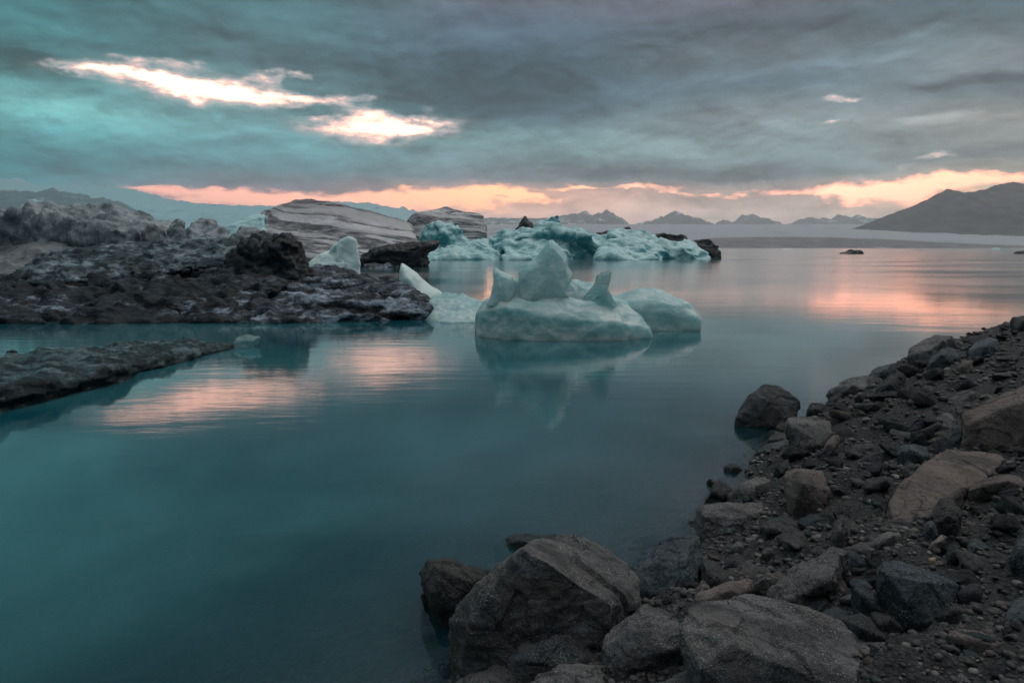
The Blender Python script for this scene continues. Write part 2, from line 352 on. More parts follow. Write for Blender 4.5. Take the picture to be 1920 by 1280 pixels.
def water_material():
    m, t, out = material('lagoon_water')
    g = t.new('ShaderNodeNewGeometry'); v = g.outputs['Position']
    v2 = t.map(v, (.16, .55, 1), (0, 0, 0), (0, 0, -.22)); v3 = t.map(v, (.55, 2.6, 1), (3, 1, 0), (0, 0, .12)); v4 = t.map(v, (.03, .09, 1))
    n1 = t.noise(v2, 1., 5, .55, .6); n2 = t.noise(v3, 1., 5, .6, .4); sy = t.new('ShaderNodeSeparateXYZ'); t.put(sy.inputs[0], v)
    breeze = t.mr(sy.outputs[1], 36., 62.)
    wind = t.m('ADD', t.m('MULTIPLY', t.noise(v4, 1., 4, .55, .5), .8), t.m('MULTIPLY', breeze, .22))
    bp = t.bump(n1, t.mr(wind, .35, .65, .035, .06), .25); bp = t.bump(n2, t.mr(wind, .35, .65, .045, .15), .05, bp)
    a = t.new('ShaderNodeAttribute', attribute_name='clarity').outputs['Fac']
    milk_reflect = t.noise(t.map(v, (.16, .13, 1), (2, 8, 0), (0, 0, .5)), 1., 4, .5, .9)
    body = t.mix(t.mr(milk_reflect, .36, .66), (.005, .064, .086), (.034, .142, .162))  # milky variation; its lighter streaks also stand in for soft cloud reflections
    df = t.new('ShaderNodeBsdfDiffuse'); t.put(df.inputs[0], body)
    tr = t.new('ShaderNodeBsdfTransparent'); t.put(tr.inputs[0], (.62, .72, .76))
    mb = t.new('ShaderNodeMixShader'); t.put(mb.inputs[0], a); t.l.new(df.outputs[0], mb.inputs[1]); t.l.new(tr.outputs[0], mb.inputs[2])
    gl = t.new('ShaderNodeBsdfGlossy'); t.put(gl.inputs['Roughness'], t.mr(wind, .35, .7, .05, .13)); t.put(gl.inputs['Normal'], bp); t.put(gl.inputs[0], (1, 1, 1))
    fr = t.new('ShaderNodeFresnel'); fr.inputs[0].default_value = 1.48
    mx = t.new('ShaderNodeMixShader'); t.put(mx.inputs[0], fr.outputs[0]); t.l.new(mb.outputs[0], mx.inputs[1]); t.l.new(gl.outputs[0], mx.inputs[2])
    t.l.new(mx.outputs[0], out.inputs[0])
    return m
def mountain_material(name, rock, rock2, snow, cover, sscale=1.0, lines=True):
    m, t, out = material(name)
    g = t.new('ShaderNodeNewGeometry'); v = g.outputs['Position']
    sn = t.new('ShaderNodeSeparateXYZ'); t.put(sn.inputs[0], g.outputs['Normal'])
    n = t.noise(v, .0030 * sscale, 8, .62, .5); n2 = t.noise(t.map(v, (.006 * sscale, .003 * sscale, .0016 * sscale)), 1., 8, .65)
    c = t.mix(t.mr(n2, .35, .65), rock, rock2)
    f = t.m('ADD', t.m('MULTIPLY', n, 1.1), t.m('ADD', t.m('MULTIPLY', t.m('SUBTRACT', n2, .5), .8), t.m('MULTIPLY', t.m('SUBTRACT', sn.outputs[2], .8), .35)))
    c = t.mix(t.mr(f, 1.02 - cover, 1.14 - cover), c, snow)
    principled(t, out, Base_Color=c, Roughness=.9, Normal=t.bump(n2, .6, 30 / sscale), Specular_IOR_Level=.1)
    return m
# ------------------------------------------------------------------ the bank (ground) and the lagoon
SH_PX = [(800, 1345), (862, 1262), (1000, 1190), (1190, 1090), (1315, 1000), (1400, 895), (1470, 812), (1550, 762), (1640, 705), (1740, 655), (1890, 612), (1990, 588)]
SH = [(-60., -40.), (-6., -1.5)] + [tuple(wat(*p)[:2]) for p in SH_PX]
SH.append((SH[-1][0] + 60, SH[-1][1] + 22))
SHA = np.array(SH)
def shore_dist(x, y):
    x = np.asarray(x, float); y = np.asarray(y, float)
    best = np.full(x.shape, 1e9); sgn = np.ones(x.shape)
    for (ax, ay), (bx, by) in zip(SHA[:-1], SHA[1:]):
        dx, dy = bx - ax, by - ay; L2 = dx * dx + dy * dy
        tt = np.clip(((x - ax) * dx + (y - ay) * dy) / L2, 0, 1)
        d = np.hypot(x - ax - tt * dx, y - ay - tt * dy)
        s = np.where(dx * (y - ay) - dy * (x - ax) > 0, -1., 1.)
        u = d < best; best = np.where(u, d, best); sgn = np.where(u, s, sgn)
    return best * sgn
def bank(x, y):
    s = shore_dist(x, y)
    return np.where(s > 0, 1.5 * (1 - np.exp(-np.maximum(s, 0) / 2.5)), np.maximum(-3., s * .34))
def bank1(x, y): return float(bank(np.array([x]), np.array([y]))[0])
def hit(px, py):
    d = dr(px, py); k = .8; prev = k
    while k < 200:
        x, y, z = d.x * k, d.y * k, CAMH + d.z * k
        if z < max(0., bank1(x, y)):
            a, b = prev, k
            for _ in range(18):
                c = (a + b) / 2
                if CAMH + d.z * c < max(0., bank1(d.x * c, d.y * c)): b = c
                else: a = c
            return Vector((d.x * b, d.y * b, CAMH + d.z * b))
        prev = k; k *= 1.03
    return Vector((d.x * 200, d.y * 200, 0))
def polar(r0, r1, nr, a0, a1, na):
    r = np.exp(np.linspace(math.log(r0), math.log(r1), nr)); a = np.radians(np.linspace(a0, a1, na))
    rr, aa = np.meshgrid(r, a, indexing='ij')
    return rr * np.sin(aa), rr * np.cos(aa)
X, Y = polar(.5, 140, 430, -112, 112, 620)
Z = bank(X, Y)
sd = shore_dist(X, Y)
amp = np.clip((sd + 1.5) / 2.0, .1, 1)
fx = X.ravel(); fy = Y.ravel(); fz = Z.ravel().copy(); fa = amp.ravel()
for i in range(len(fx)):
    if -4 < sd.flat[i]:
        p = Vector((fx[i], fy[i], 0))
        fz[i] += fa[i] * (.13 * noise.fractal(p * .8, 1., 2., 3) + .075 * noise.fractal(p * 3., .9, 2.1, 5) + .04 * max(0, noise.noise(p * 11)))
me = mesh_from('ground', np.stack([fx, fy, fz], 1), grid_faces(*X.shape))
ground = tag(link('ground', me, ground_material()), kind='structure')
X, Y = polar(1.2, 9000, 330, -112, 112, 260)
sdw = shore_dist(X, Y); dep = np.maximum(0, -bank(X, Y))
cl = np.exp(-dep * .95) * .92
me = mesh_from('water', np.stack([X.ravel(), Y.ravel(), np.zeros(X.size)], 1), grid_faces(*X.shape))
at_ = me.attributes.new('clarity', 'FLOAT', 'POINT'); at_.data.foreach_set('value', cl.ravel().astype(np.float32))
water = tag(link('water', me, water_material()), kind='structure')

# ------------------------------------------------------------------ far land
def ridge(name, sky, Yc, Yf, mat, seed, rough=.16, nx=260, nv=60, crest=.25, power=1.15):
    pts = [at(px, py, Yc) for px, py in sky]
    xs = np.array([p.x for p in pts]); zs = np.array([p.z for p in pts])
    xx = np.linspace(xs[0], xs[-1], nx); zc = np.interp(xx, xs, zs)
    vs = np.concatenate([np.linspace(0, 1, nv), 1 + np.linspace(.06, 1, 14)])
    V = []
    for v in vs:
        if v <= 1: y = Yf + (Yc - Yf) * v; k = v ** power
        else: y = Yc + (v - 1) * (Yc - Yf) * .8; k = max(0., 1 - (v - 1)) ** 1.2
        for x, z in zip(xx, zc):
            q = Vector((x, y * 1.0, 0)) / (Yc - Yf) * 3.2 + Vector((seed, seed * .7, 0))
            rn = 1 - 2 * abs(noise.noise(q * 1.6)) - .8 * abs(noise.noise(q * 3.7)) + .5 * noise.fractal(q * 6, .9, 2.2, 4)
            cr = noise.fractal(Vector((x / 420. * 5.5 / (Yc / 9000.), seed, 0)), .75, 2.1, 6) * rough * crest
            env = math.sin(math.pi * min(1, v)) * min(1., (1 - v) * 3.5 + .04) if v <= 1 else .02
            V.append((x, y, -4 + (z + 4) * k * (1 + cr) + rough * z * env * rn * .75))
    me = mesh_from(name, V, grid_faces(len(vs), nx))
    return tag(link(name, me, mat), kind='structure')
SNOW = (.62, .70, .72)
m_dark = mountain_material('haze_tinted_rock', (.035, .105, .130), (.055, .140, .165), (.34, .56, .62), .36, 1.5)  # rock and snow colours carry the blue tint of distant haze
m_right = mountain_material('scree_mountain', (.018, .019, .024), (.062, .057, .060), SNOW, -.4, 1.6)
m_snow = mountain_material('snow_mountain', (.05, .12, .145), (.08, .165, .19), (.22, .44, .50), .66, .8)  # teal of the hazy distance is put into this snow and rock
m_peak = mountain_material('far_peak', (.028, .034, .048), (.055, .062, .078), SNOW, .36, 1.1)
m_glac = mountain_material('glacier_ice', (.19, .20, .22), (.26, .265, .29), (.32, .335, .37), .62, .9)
m_mor = mountain_material('moraine_gravel', (.13, .125, .135), (.20, .19, .20), (.30, .29, .31), .25, 2.)
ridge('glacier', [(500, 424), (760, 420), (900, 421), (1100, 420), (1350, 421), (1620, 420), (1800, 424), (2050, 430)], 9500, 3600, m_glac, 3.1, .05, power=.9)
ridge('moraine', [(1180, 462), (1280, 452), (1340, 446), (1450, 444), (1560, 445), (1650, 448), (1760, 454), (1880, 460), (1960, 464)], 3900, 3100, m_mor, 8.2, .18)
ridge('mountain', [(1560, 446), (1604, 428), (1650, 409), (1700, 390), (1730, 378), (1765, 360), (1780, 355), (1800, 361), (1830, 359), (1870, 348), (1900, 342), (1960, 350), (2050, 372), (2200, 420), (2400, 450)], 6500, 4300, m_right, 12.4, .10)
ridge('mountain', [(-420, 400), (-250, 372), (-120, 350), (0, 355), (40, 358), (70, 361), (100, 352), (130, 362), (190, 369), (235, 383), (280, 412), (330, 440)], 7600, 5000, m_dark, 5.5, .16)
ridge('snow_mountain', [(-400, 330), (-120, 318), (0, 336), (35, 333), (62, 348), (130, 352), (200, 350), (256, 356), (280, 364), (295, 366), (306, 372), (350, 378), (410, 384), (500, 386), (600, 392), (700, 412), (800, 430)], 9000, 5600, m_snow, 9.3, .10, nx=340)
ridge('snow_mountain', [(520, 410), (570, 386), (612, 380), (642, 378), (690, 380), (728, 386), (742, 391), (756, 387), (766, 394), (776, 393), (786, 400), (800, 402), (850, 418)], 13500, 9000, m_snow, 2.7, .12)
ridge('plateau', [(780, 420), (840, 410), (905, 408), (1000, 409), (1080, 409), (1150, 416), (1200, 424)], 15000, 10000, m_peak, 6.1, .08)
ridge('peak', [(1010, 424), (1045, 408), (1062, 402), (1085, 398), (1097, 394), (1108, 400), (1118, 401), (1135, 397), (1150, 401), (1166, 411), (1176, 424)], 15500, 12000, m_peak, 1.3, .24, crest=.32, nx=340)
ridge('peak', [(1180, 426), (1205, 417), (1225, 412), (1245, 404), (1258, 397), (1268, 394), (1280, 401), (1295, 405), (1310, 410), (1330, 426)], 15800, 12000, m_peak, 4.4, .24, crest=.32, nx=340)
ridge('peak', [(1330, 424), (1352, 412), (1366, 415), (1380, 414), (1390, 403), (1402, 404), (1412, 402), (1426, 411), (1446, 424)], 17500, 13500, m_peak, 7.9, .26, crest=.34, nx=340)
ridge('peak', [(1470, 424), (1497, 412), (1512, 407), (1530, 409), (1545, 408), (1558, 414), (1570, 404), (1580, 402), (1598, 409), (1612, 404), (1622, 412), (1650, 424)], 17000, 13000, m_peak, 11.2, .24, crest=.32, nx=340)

def haze_box():
    m, t, out = material('haze_air')
    v = t.new('ShaderNodeVolumePrincipled'); v.inputs['Density'].default_value = HAZE
    t.put(v.inputs['Color'], (.93, .95, .97)); v.inputs['Anisotropy'].default_value = .45
    t.l.new(v.outputs[0], out.inputs['Volume'])
    V = [(x, y, z) for z in (-12, 1000) for y in (-400, 24000) for x in (-17000, 17000)]
    Fc = [(0, 2, 3, 1), (4, 5, 7, 6), (0, 1, 5, 4), (2, 6, 7, 3), (0, 4, 6, 2), (1, 3, 7, 5)]
    o = link('haze', mesh_from('haze', V, Fc, False), m); tag(o, kind='stuff')
HAZE = 5.5e-5
haze_box()
#@PART3
# ------------------------------------------------------------------ ice
def ice_material(name, deep, white, amount=.5, rough=.28, sss=.6, radius=.5, trans=0., dirt=None, scale=1., bumpd=.05, wlo=.38, whi=.66, up_white=.06, vein=.55):
    m, t, out = material(name)
    g = t.new('ShaderNodeNewGeometry'); v = g.outputs['Position']
    big = t.noise(v, .55 * scale, 6, .6, .6); mid = t.noise(t.map(v, (1, 1, 1.8)), 2.6 * scale, 7, .65, .4); fine = t.noise(v, 14 * scale, 5, .65)
    f = t.m('ADD', t.m('MULTIPLY', big, .6), t.m('MULTIPLY', mid, .4))
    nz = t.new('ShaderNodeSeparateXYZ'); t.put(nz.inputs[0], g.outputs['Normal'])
    f = t.m('ADD', f, t.m('MULTIPLY', t.m('SUBTRACT', nz.outputs[2], .35), up_white))  # upward faces shift towards the white colour, steep ones towards the deep
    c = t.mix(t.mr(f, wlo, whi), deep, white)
    if dirt:
        dn = t.m('ADD', t.m('MULTIPLY', t.noise(t.map(v, (1, 1, 2.2), (5, 2, 8)), .9 * scale, 7, .66, .5), .7), t.m('MULTIPLY', fine, .3))
        c = t.mix(t.mr(dn, .60 - .2 * dirt[1], .72 - .2 * dirt[1]), c, dirt[0])
    # healed fractures: thin white veins, broken up
    wv = t.vm('ADD', v, t.vm('MULTIPLY', t.noise(v, 1.1 * scale, 3, .6, col=True), (.9 / scale, .9 / scale, .9 / scale)))
    ve = t.vor(t.map(wv, (1, 1, .7)), 1.5 * scale, 'DISTANCE_TO_EDGE')
    c = t.mix(t.m('MULTIPLY', t.mr(ve, .035, .0), t.mr(mid, .42, .62, 0, vein)), c, (.86, .93, .93))
    bub = t.vor(v, 22 * scale)
    b = t.bump(mid, .6, bumpd * 3); b = t.bump(t.m('ADD', fine, t.m('MULTIPLY', bub, .4)), .5, bumpd, b)
    p = principled(t, out, Base_Color=c, Roughness=t.mr(fine, .3, .7, rough * .6, rough * 1.5), Normal=b, IOR=1.31, Subsurface_Weight=sss, Subsurface_Scale=radius, Transmission_Weight=trans)
    p.inputs['Subsurface Radius'].default_value = (.35, .9, 1.0)
    return m
def dirty_material(name, ash, film, pit_col, scale=1., stripes=None, cover=.5, zs=2.2, spec=.4, rlo=.45, bm=.22):
    m, t, out = material(name)
    g = t.new('ShaderNodeNewGeometry'); v = g.outputs['Position']
    big = t.noise(t.map(v, (1, 1, zs)), .5 * scale, 7, .62, .7); mid = t.noise(t.map(v, (1, 1, zs)), 2.2 * scale, 8, .66, .4); fine = t.noise(v, 11 * scale, 6, .7)
    f = t.m('ADD', t.m('MULTIPLY', big, .45), t.m('ADD', t.m('MULTIPLY', mid, .4), t.m('MULTIPLY', fine, .15)))
    c = t.mix(t.mr(f, .56 - .16 * cover - .05, .56 - .16 * cover + .09), ash, film)
    pit = t.new('ShaderNodeAttribute', attribute_name='pit').outputs['Fac']
    c = t.mix(t.mr(pit, .25, .8), c, pit_col)
    if stripes:
        (rot, freq, col) = stripes
        q = t.map(t.map(v, (1, 1, 1), (0, 0, 0), rot), (.012, .02, freq))
        q = t.vm('ADD', q, t.vm('MULTIPLY', t.vm('SUBTRACT', t.noise(v, .035, 4, .55, .4, col=True), (.5, .5, .5)), (.6, .6, 1.3)))
        ln = None
        for k, (det_, w_) in enumerate(((3, .030), (4, .045))):
            n_ = t.noise(t.vm('ADD', q, (k * 3.3, k, k * 1.7)), 1. + .8 * k, det_, .5, .3)
            l_ = t.mr(t.m('ABSOLUTE', t.m('SUBTRACT', n_, .5)), w_, w_ * .25)
            ln = l_ if ln is None else t.m('MAXIMUM', ln, l_)
        c = t.mix(t.mr(t.noise(t.vm('ADD', q, (9, 9, 9)), 1.3, 4, .55), .35, .65, 0, .45), c, (.13, .122, .124))
        c = t.mix(t.m('MULTIPLY', ln, t.mr(mid, .3, .6, .35, .95)), c, col)
    b = t.bump(mid, .8, bm / scale); b = t.bump(fine, .7, .05 / scale, b)
    principled(t, out, Base_Color=c, Roughness=t.mr(mid, .3, .7, rlo, .8), Normal=b, Specular_IOR_Level=spec)
    return m
I = {}
I['clear'] = ice_material('clear_ice', (.38, .62, .63), (.78, .89, .88), rough=.11, sss=.8, radius=.8, trans=.30, scale=1.2, bumpd=.03, up_white=.0, wlo=.34, whi=.74)
I['glass'] = ice_material('glassy_ice', (.45, .75, .76), (.70, .86, .85), rough=.08, sss=.2, radius=.3, trans=.75, scale=2.5, bumpd=.05)
I['turq'] = ice_material('turquoise_ice', (.035, .25, .29), (.44, .64, .65), rough=.5, sss=.3, radius=1.6, scale=.32, bumpd=.12, wlo=.36, whi=.68, up_white=.22, dirt=((.10, .13, .14), -.10))
I['white'] = ice_material('white_ice', (.48, .64, .64), (.68, .77, .76), rough=.45, sss=.5, radius=.6, scale=.8, bumpd=.05)
I['shelf'] = ice_material('dark_clear_ice', (.004, .016, .020), (.14, .21, .222), rough=.09, sss=0, scale=2.2, bumpd=.06, dirt=((.008, .012, .014), .42), wlo=.50, whi=.74, up_white=.14, vein=0.)  # sparse highlights are put into the colour as the pale tone
I['black'] = dirty_material('ash_covered_ice', (.005, .013, .021), (.33, .40, .50), (.002, .004, .007), 1.0, cover=.24, spec=.35, rlo=.35)
I['mass'] = dirty_material('black_ash_ice', (.004, .011, .018), (.26, .33, .41), (.002, .004, .006), 1.0, cover=-.04, spec=.3, rlo=.35)
I['crag'] = dirty_material('black_crag_ice', (.006, .011, .015), (.055, .070, .083), (.003, .005, .007), 1.2, cover=.25, zs=.6)
I['cap'] = dirty_material('smooth_grey_ice', (.008, .024, .033), (.27, .35, .40), (.004, .008, .012), 1.1, cover=.34, spec=.4, rlo=.3)
I['grey'] = dirty_material('grey_dusty_ice', (.095, .125, .14), (.34, .375, .40), (.05, .055, .06), .55, cover=.52, zs=.7)
I['brown'] = dirty_material('brown_dusty_ice', (.085, .10, .108), (.20, .212, .222), (.06, .06, .06), .8, cover=.6, zs=1.)
I['stripe'] = dirty_material('striped_ice', (.36, .36, .385), (.58, .565, .59), (.03, .032, .035), .22, stripes=((R(3), R(-10), 0), .19, (.040, .042, .050)), cover=.8, zs=1.1, bm=.07)
I['soot'] = dirty_material('soot_black_ice', (.010, .012, .014), (.045, .050, .054), (.008, .008, .01), .5, cover=.35)

def pt(p):
    if isinstance(p, Vector): return p
    if p[0] == 'z': return wat(p[1], p[2], p[3])
    return wat(*p) if len(p) == 2 else at(*p)
def hullpts(lst, base=-.7):
    w = [pt(p) for p in lst]
    if base is not None: w += [Vector((p.x, p.y, base)) for p in w]
    return w
def prism(outline, Yc, t, inset=.62, lean=0., backinset=None):
    """a non-convex outline given real thickness: rings at the front, the middle and the back"""
    mid = [at(px, py, Yc) for px, py in outline]
    c = sum(mid, Vector()) / len(mid)
    zmin = min(p.z for p in mid); zmax = max(p.z for p in mid)
    def ring(y, k):
        r = []
        for p in mid:
            hgt = (p.z - zmin) / max(1e-6, zmax - zmin)
            kk = k + (1 - k) * .55 * (1 - hgt)                        # wider at the foot
            r.append(Vector((c.x + (p.x - c.x) * kk, Yc + y * (1 - lean * hgt), zmin + (p.z - zmin) * (k + (1 - k) * .3))))
        return r
    bk = inset if backinset is None else backinset
    return [ring(-t, inset), ring(-t * .55, inset + (1 - inset) * .72), mid, ring(t * .55, bk + (1 - bk) * .72), ring(t, bk)]
def pit_attr(me, layers):
    vals = np.array([min(1., max(0., -disp_value(v.co, layers))) for v in me.vertices], np.float32)
    a = me.attributes.new('pit', 'FLOAT', 'POINT'); a.data.foreach_set('value', vals)
def ice(name, mat, voxel, hulls=(), prisms=(), layers=(), parent=None, smooth=2, pits=None, label=None, cat='iceberg', group=None):
    me = remesh(None, list(hulls), list(prisms), voxel, name, smooth, layers)
    if pits: pit_attr(me, pits)
    o = link(name, me, mat); recenter(o)
    if parent is not None:
        o.location = Vector(o.location) - Vector(parent.location); o.parent = parent
    else: tag(o, label, cat, group)
    return o
def thing(name, loc, label, cat, group=None):
    o = bpy.data.objects.new(name, None); C.objects.link(o); o.location = loc; o.empty_display_size = .2
    return tag(o, label, cat, group)

# --- the clear ice sculpture in the middle of the lagoon
root = thing('iceberg', wat(1060, 625), 'clear pale blue iceberg with a tall central peak, floating in the middle of the lagoon', 'iceberg')
L_ice = [('cell', (.65, .65, .9), .17, 3.), ('ridge', (1.1, 1.1, 1.5), .08, 1.), ('cell', (2.6, 2.6, 3.4), .065, 9.), ('cell', (7, 7, 8), .024, 2.)]
ice('base', I['clear'], .042, [
    hullpts([(893, 608), (905, 622), (960, 630), (1040, 634), (1110, 638), (1170, 634), (1217, 626), (1219, 612, 22.6), (1190, 588, 23.2), (1168, 566, 23.6), (1120, 558, 23.8), (1040, 552, 23.8), (955, 553, 24), (912, 562, 24), (900, 585, 23.2), (980, 560, 22.9), (1110, 568, 22.7), (950, 575, 22.3), (1100, 590, 22.1), (1000, 590, 22.1), (1130, 605, 21.8)]),
    hullpts([(1060, 526, 23.6), (1085, 520, 23.7), (1118, 532, 23.7), (1150, 556, 23.6), (1165, 572, 23.5), (1050, 560, 23.0), (1110, 566, 23.0), (1080, 545, 24.3), (1040, 540, 23.6)], None),
    hullpts([(955, 530, 23.5), (985, 524, 23.5), (995, 555, 23.0), (940, 560, 23.2), (975, 550, 24.0)], None)], layers=L_ice, parent=root)
ice('peak', I['clear'], .022, [], [prism([(960, 572), (970, 540), (974, 510), (986, 495), (1004, 483), (1016, 468), (1029, 450), (1036, 449), (1047, 460), (1056, 470), (1063, 481), (1064, 500), (1074, 513), (1072, 524), (1084, 540), (1098, 572)], 23.4, .62, .34)],
    layers=[('cell', (1.5, 1.5, 1.5), .045, 8.), ('cell', (4.2, 4.2, 4.2), .022, 1.)], parent=root, smooth=0)
ice('spike', I['clear'], .026, [], [prism([(912, 572), (921, 548), (925, 530), (924, 506), (928, 500), (938, 508), (950, 512), (961, 516), (968, 540), (968, 570)], 23.3, .42, .28)], layers=[('cell', (2.5, 2.5, 2.5), .04, 2.), ('cell', (6, 6, 6), .015, 7.)], parent=root, smooth=0)
ice('crystal', I['glass'], .026, [], [prism([(1082, 572), (1096, 556), (1108, 543), (1116, 530), (1120, 516), (1128, 511), (1142, 507), (1146, 512), (1143, 526), (1137, 540), (1146, 555), (1156, 572)], 23.1, .42, .3)], layers=[('cell', (3.2, 3.2, 3.2), .04, 2.), ('ridge', (6, 6, 6), .03, 6.)], parent=root, smooth=0)
ice('iceberg', I['clear'], .07, [hullpts([(1142, 606), (1200, 615), (1260, 616), (1311, 610), (1311, 596, 24.6), (1302, 574, 25.0), (1278, 555, 25.4), (1240, 545, 25.8), (1215, 540, 26.0), (1190, 545, 26.0), (1160, 549, 26.0), (1138, 556, 26.0), (1180, 562, 25.0), (1260, 570, 24.9), (1150, 575, 24.8)])],
    layers=[('cell', (.7, .7, 1.), .16, 5.), ('fbm', (1.3, 1.3, 1.6), .08, 2.), ('cell', (3, 3, 3), .03, 4.)], label='rounded blue grey iceberg close behind the right side of the peaked clear one')
ice('iceberg', I['clear'], .07, [hullpts([(796, 600), (840, 606), (905, 604), (916, 585, 29), (908, 562, 30.), (870, 551, 30.5), (840, 547, 31), (814, 554, 31), (800, 572, 30), (850, 575, 28.9), (880, 580, 28.8)])],
    layers=[('cell', (.8, .8, 1.2), .2, 15.), ('fbm', (1.5, 1.5, 2), .10, 2.), ('ridge', (3, 3, 3), .05, 4.)], label='low pale blue iceberg between the dark ash covered ice and the peaked clear iceberg')
ice('iceberg', I['white'], .08, [], [prism([(747, 566), (749, 520), (750, 493), (755, 490), (764, 495), (776, 506), (789, 520), (805, 534), (828, 547), (834, 564)], 41., 1.3, .45)], layers=[('fbm', (.8, .8, .8), .10, 2.), ('cell', (1, 1, 1), .10, 7.)], label='pale ice fin shaped like a shark fin, behind the tip of the ash covered ice')
ch = thing('iceberg', at(625, 512, 78), 'white ice chunk with an upright block, behind the dark ash covered iceberg', 'iceberg')
ice('block', I['white'], .14, [hullpts([(634, 452, 79), (641, 447, 79), (656, 444, 79.5), (670, 449, 79.5), (672, 470, 79), (675, 514, 78), (640, 514, 77.5), (628, 480, 78), (660, 448, 82), (672, 500, 82)])], layers=[('fbm', (.5, .5, .5), .18, 2.), ('cell', (.8, .8, .8), .16, 5.)], parent=ch)
ice('slope', I['white'], .14, [hullpts([(572, 494, 78), (590, 481, 78.6), (614, 468, 79), (634, 456, 79.3), (645, 470, 78.5), (645, 514, 77), (600, 512, 77), (572, 505, 78), (620, 470, 82)])], layers=[('fbm', (.5, .5, .5), .25, 8.), ('pit', (.45, .45, .6), .35, 1.), ('cell', (.7, .7, .7), .2, 2.)], parent=ch)

# --- the ash covered iceberg on the left
da = thing('iceberg', wat(380, 600), 'broad black and grey ash covered iceberg full of dark pits, left side of the lagoon', 'iceberg')
PIT = [('pit', (.75, .9, 2.1), 1.0, 4.)]
LA = [('pit', (.75, .9, 2.1), .34, 4.), ('ridge', (.55, .55, 1.3), .26, 2.), ('cell', (1.3, 1.3, 3.), .30, 6.), ('fbm', (2.4, 2.4, 5.), .12, 3.)]
ice('body', I['mass'], .085, [
    hullpts([(-160, 606), (0, 607), (150, 607), (300, 606), (430, 605), (-170, 545, 33), (0, 531, 33.5), (60, 516, 34), (420, 500, 34.5), (560, 505, 34.5), (520, 545, 31.), (0, 565, 30.3), (250, 555, 30.5), (-170, 530, 38), (560, 505, 39)]),
    hullpts([(20, 522, 36), (60, 504, 37), (100, 492, 37.5), (200, 482, 38), (320, 476, 38), (470, 468, 38), (540, 474, 37), (300, 512, 34), (100, 524, 34.5), (555, 512, 35), (480, 470, 41), (80, 498, 41)])], layers=LA, pits=PIT, parent=da)
ice('lobe', I['black'], .075, [
    hullpts([(400, 605), (520, 606), (640, 604), (740, 600), (792, 590), (803, 578, 28.6), (797, 560, 30.2), (772, 541, 32), (722, 521, 34.5), (650, 508, 36.2), (585, 503, 37), (500, 512, 36), (420, 540, 32), (700, 556, 30.2), (560, 560, 29.8), (450, 565, 29.8), (600, 504, 40)])], layers=[(k, s, a * .85, o + 5) if k != 'pit' else (k, s, a, o) for k, s, a, o in LA], pits=PIT, parent=da)
ice('ridge_cap', I['cap'], .085, [
    hullpts([(20, 524, 34.2), (40, 504, 34.8), (90, 476, 35.6), (200, 462, 36.3), (320, 456, 36.6), (440, 452, 36.8), (470, 470, 36), (440, 488, 34.6), (380, 505, 33.6), (300, 516, 33.1), (150, 526, 32.7), (60, 536, 32.6), (420, 456, 40), (90, 480, 40)], None)], layers=[('fbm', (.5, .5, .9), .30, 3.), ('cell', (.6, .6, 1.3), .30, 1.), ('ridge', (.9, .9, 2.), .16, 6.), ('fbm', (3, 3, 5), .07, 1.)], parent=da)
ice('crag', I['crag'], .075, [hullpts([(330, 535, 33.2), (400, 500, 34.2), (430, 478, 34.8), (540, 470, 35), (575, 505, 34.6), (600, 525, 34), (560, 545, 32.8), (430, 550, 32.6), (470, 515, 33.2)])], [prism([(424, 560), (430, 490), (446, 462), (460, 452), (474, 448), (486, 440), (494, 436), (502, 441), (508, 458), (513, 451), (519, 442), (524, 457), (530, 449), (539, 439), (549, 442), (555, 453), (562, 475), (568, 497), (574, 515), (580, 560)], 35., 1.3, .74)], layers=[('ridge', (1.3, 1.3, .4), .20, 7.), ('pit', (.9, 1., 1.6), .2, 4.), ('cell', (1.6, 1.6, 1.0), .22, 2.), ('fbm', (3, 3, 2.5), .14, 1.)], pits=PIT, parent=da, smooth=1)
# --- grey and brown ice behind it
lw = thing('iceberg', at(150, 500, 68), 'long grey wall of dusty scalloped ice behind the ash covered iceberg, far left', 'iceberg')
ice('wall', I['grey'], .2, [], [prism([(-260, 545), (-260, 408), (-120, 403), (0, 396), (30, 399), (48, 404), (66, 394), (100, 391), (124, 392), (140, 402), (160, 399), (178, 394), (200, 399), (222, 405), (250, 407), (275, 413), (300, 418), (322, 426), (330, 470), (330, 545)], 68, 5., .84)],
    layers=[('cell', (.28, .28, .16), 1.2, 4.), ('ridge', (.3, .3, .14), .5, 3.), ('fbm', (.9, .9, .9), .45, 2.), ('cell', (1.1, 1.1, 1.1), .25, 8.)], parent=lw)
ice('apron', I['brown'], .16, [hullpts([(-200, 462, 63), (0, 458, 63), (80, 454, 63.5), (180, 450, 64), (260, 455, 64.5), (300, 470, 63), (160, 500, 58), (30, 528, 56), (-200, 535, 56), (-20, 490, 58.5)])], layers=[('fbm', (.3, .3, .5), .5, 2.), ('cell', (.4, .4, .8), .35, 5.), ('fbm', (2, 2, 2), .10, 2.)], parent=lw)
LR = [('cell', (.5, .5, .4), .7, 2.), ('fbm', (.9, .9, .9), .45, 5.), ('cell', (1.4, 1.4, 1.4), .2, 3.)]
ice('iceberg', I['grey'], .16, [hullpts([(312, 445, 63), (322, 420, 64), (334, 413, 64), (342, 418, 64), (350, 430, 63.5), (352, 460, 62), (312, 460, 62), (334, 416, 68)])], layers=LR, label='small grey ice knob at the right end of the long scalloped ice wall')
ice('iceberg', I['grey'], .16, [hullpts([(344, 440, 61), (352, 424, 62), (368, 415, 62.5), (386, 412, 62.5), (404, 415, 62), (418, 424, 61.5), (432, 440, 61), (436, 470, 59), (344, 470, 59), (386, 414, 67)])], layers=LR, label='speckled dark grey ice hump standing right of the small grey knob')
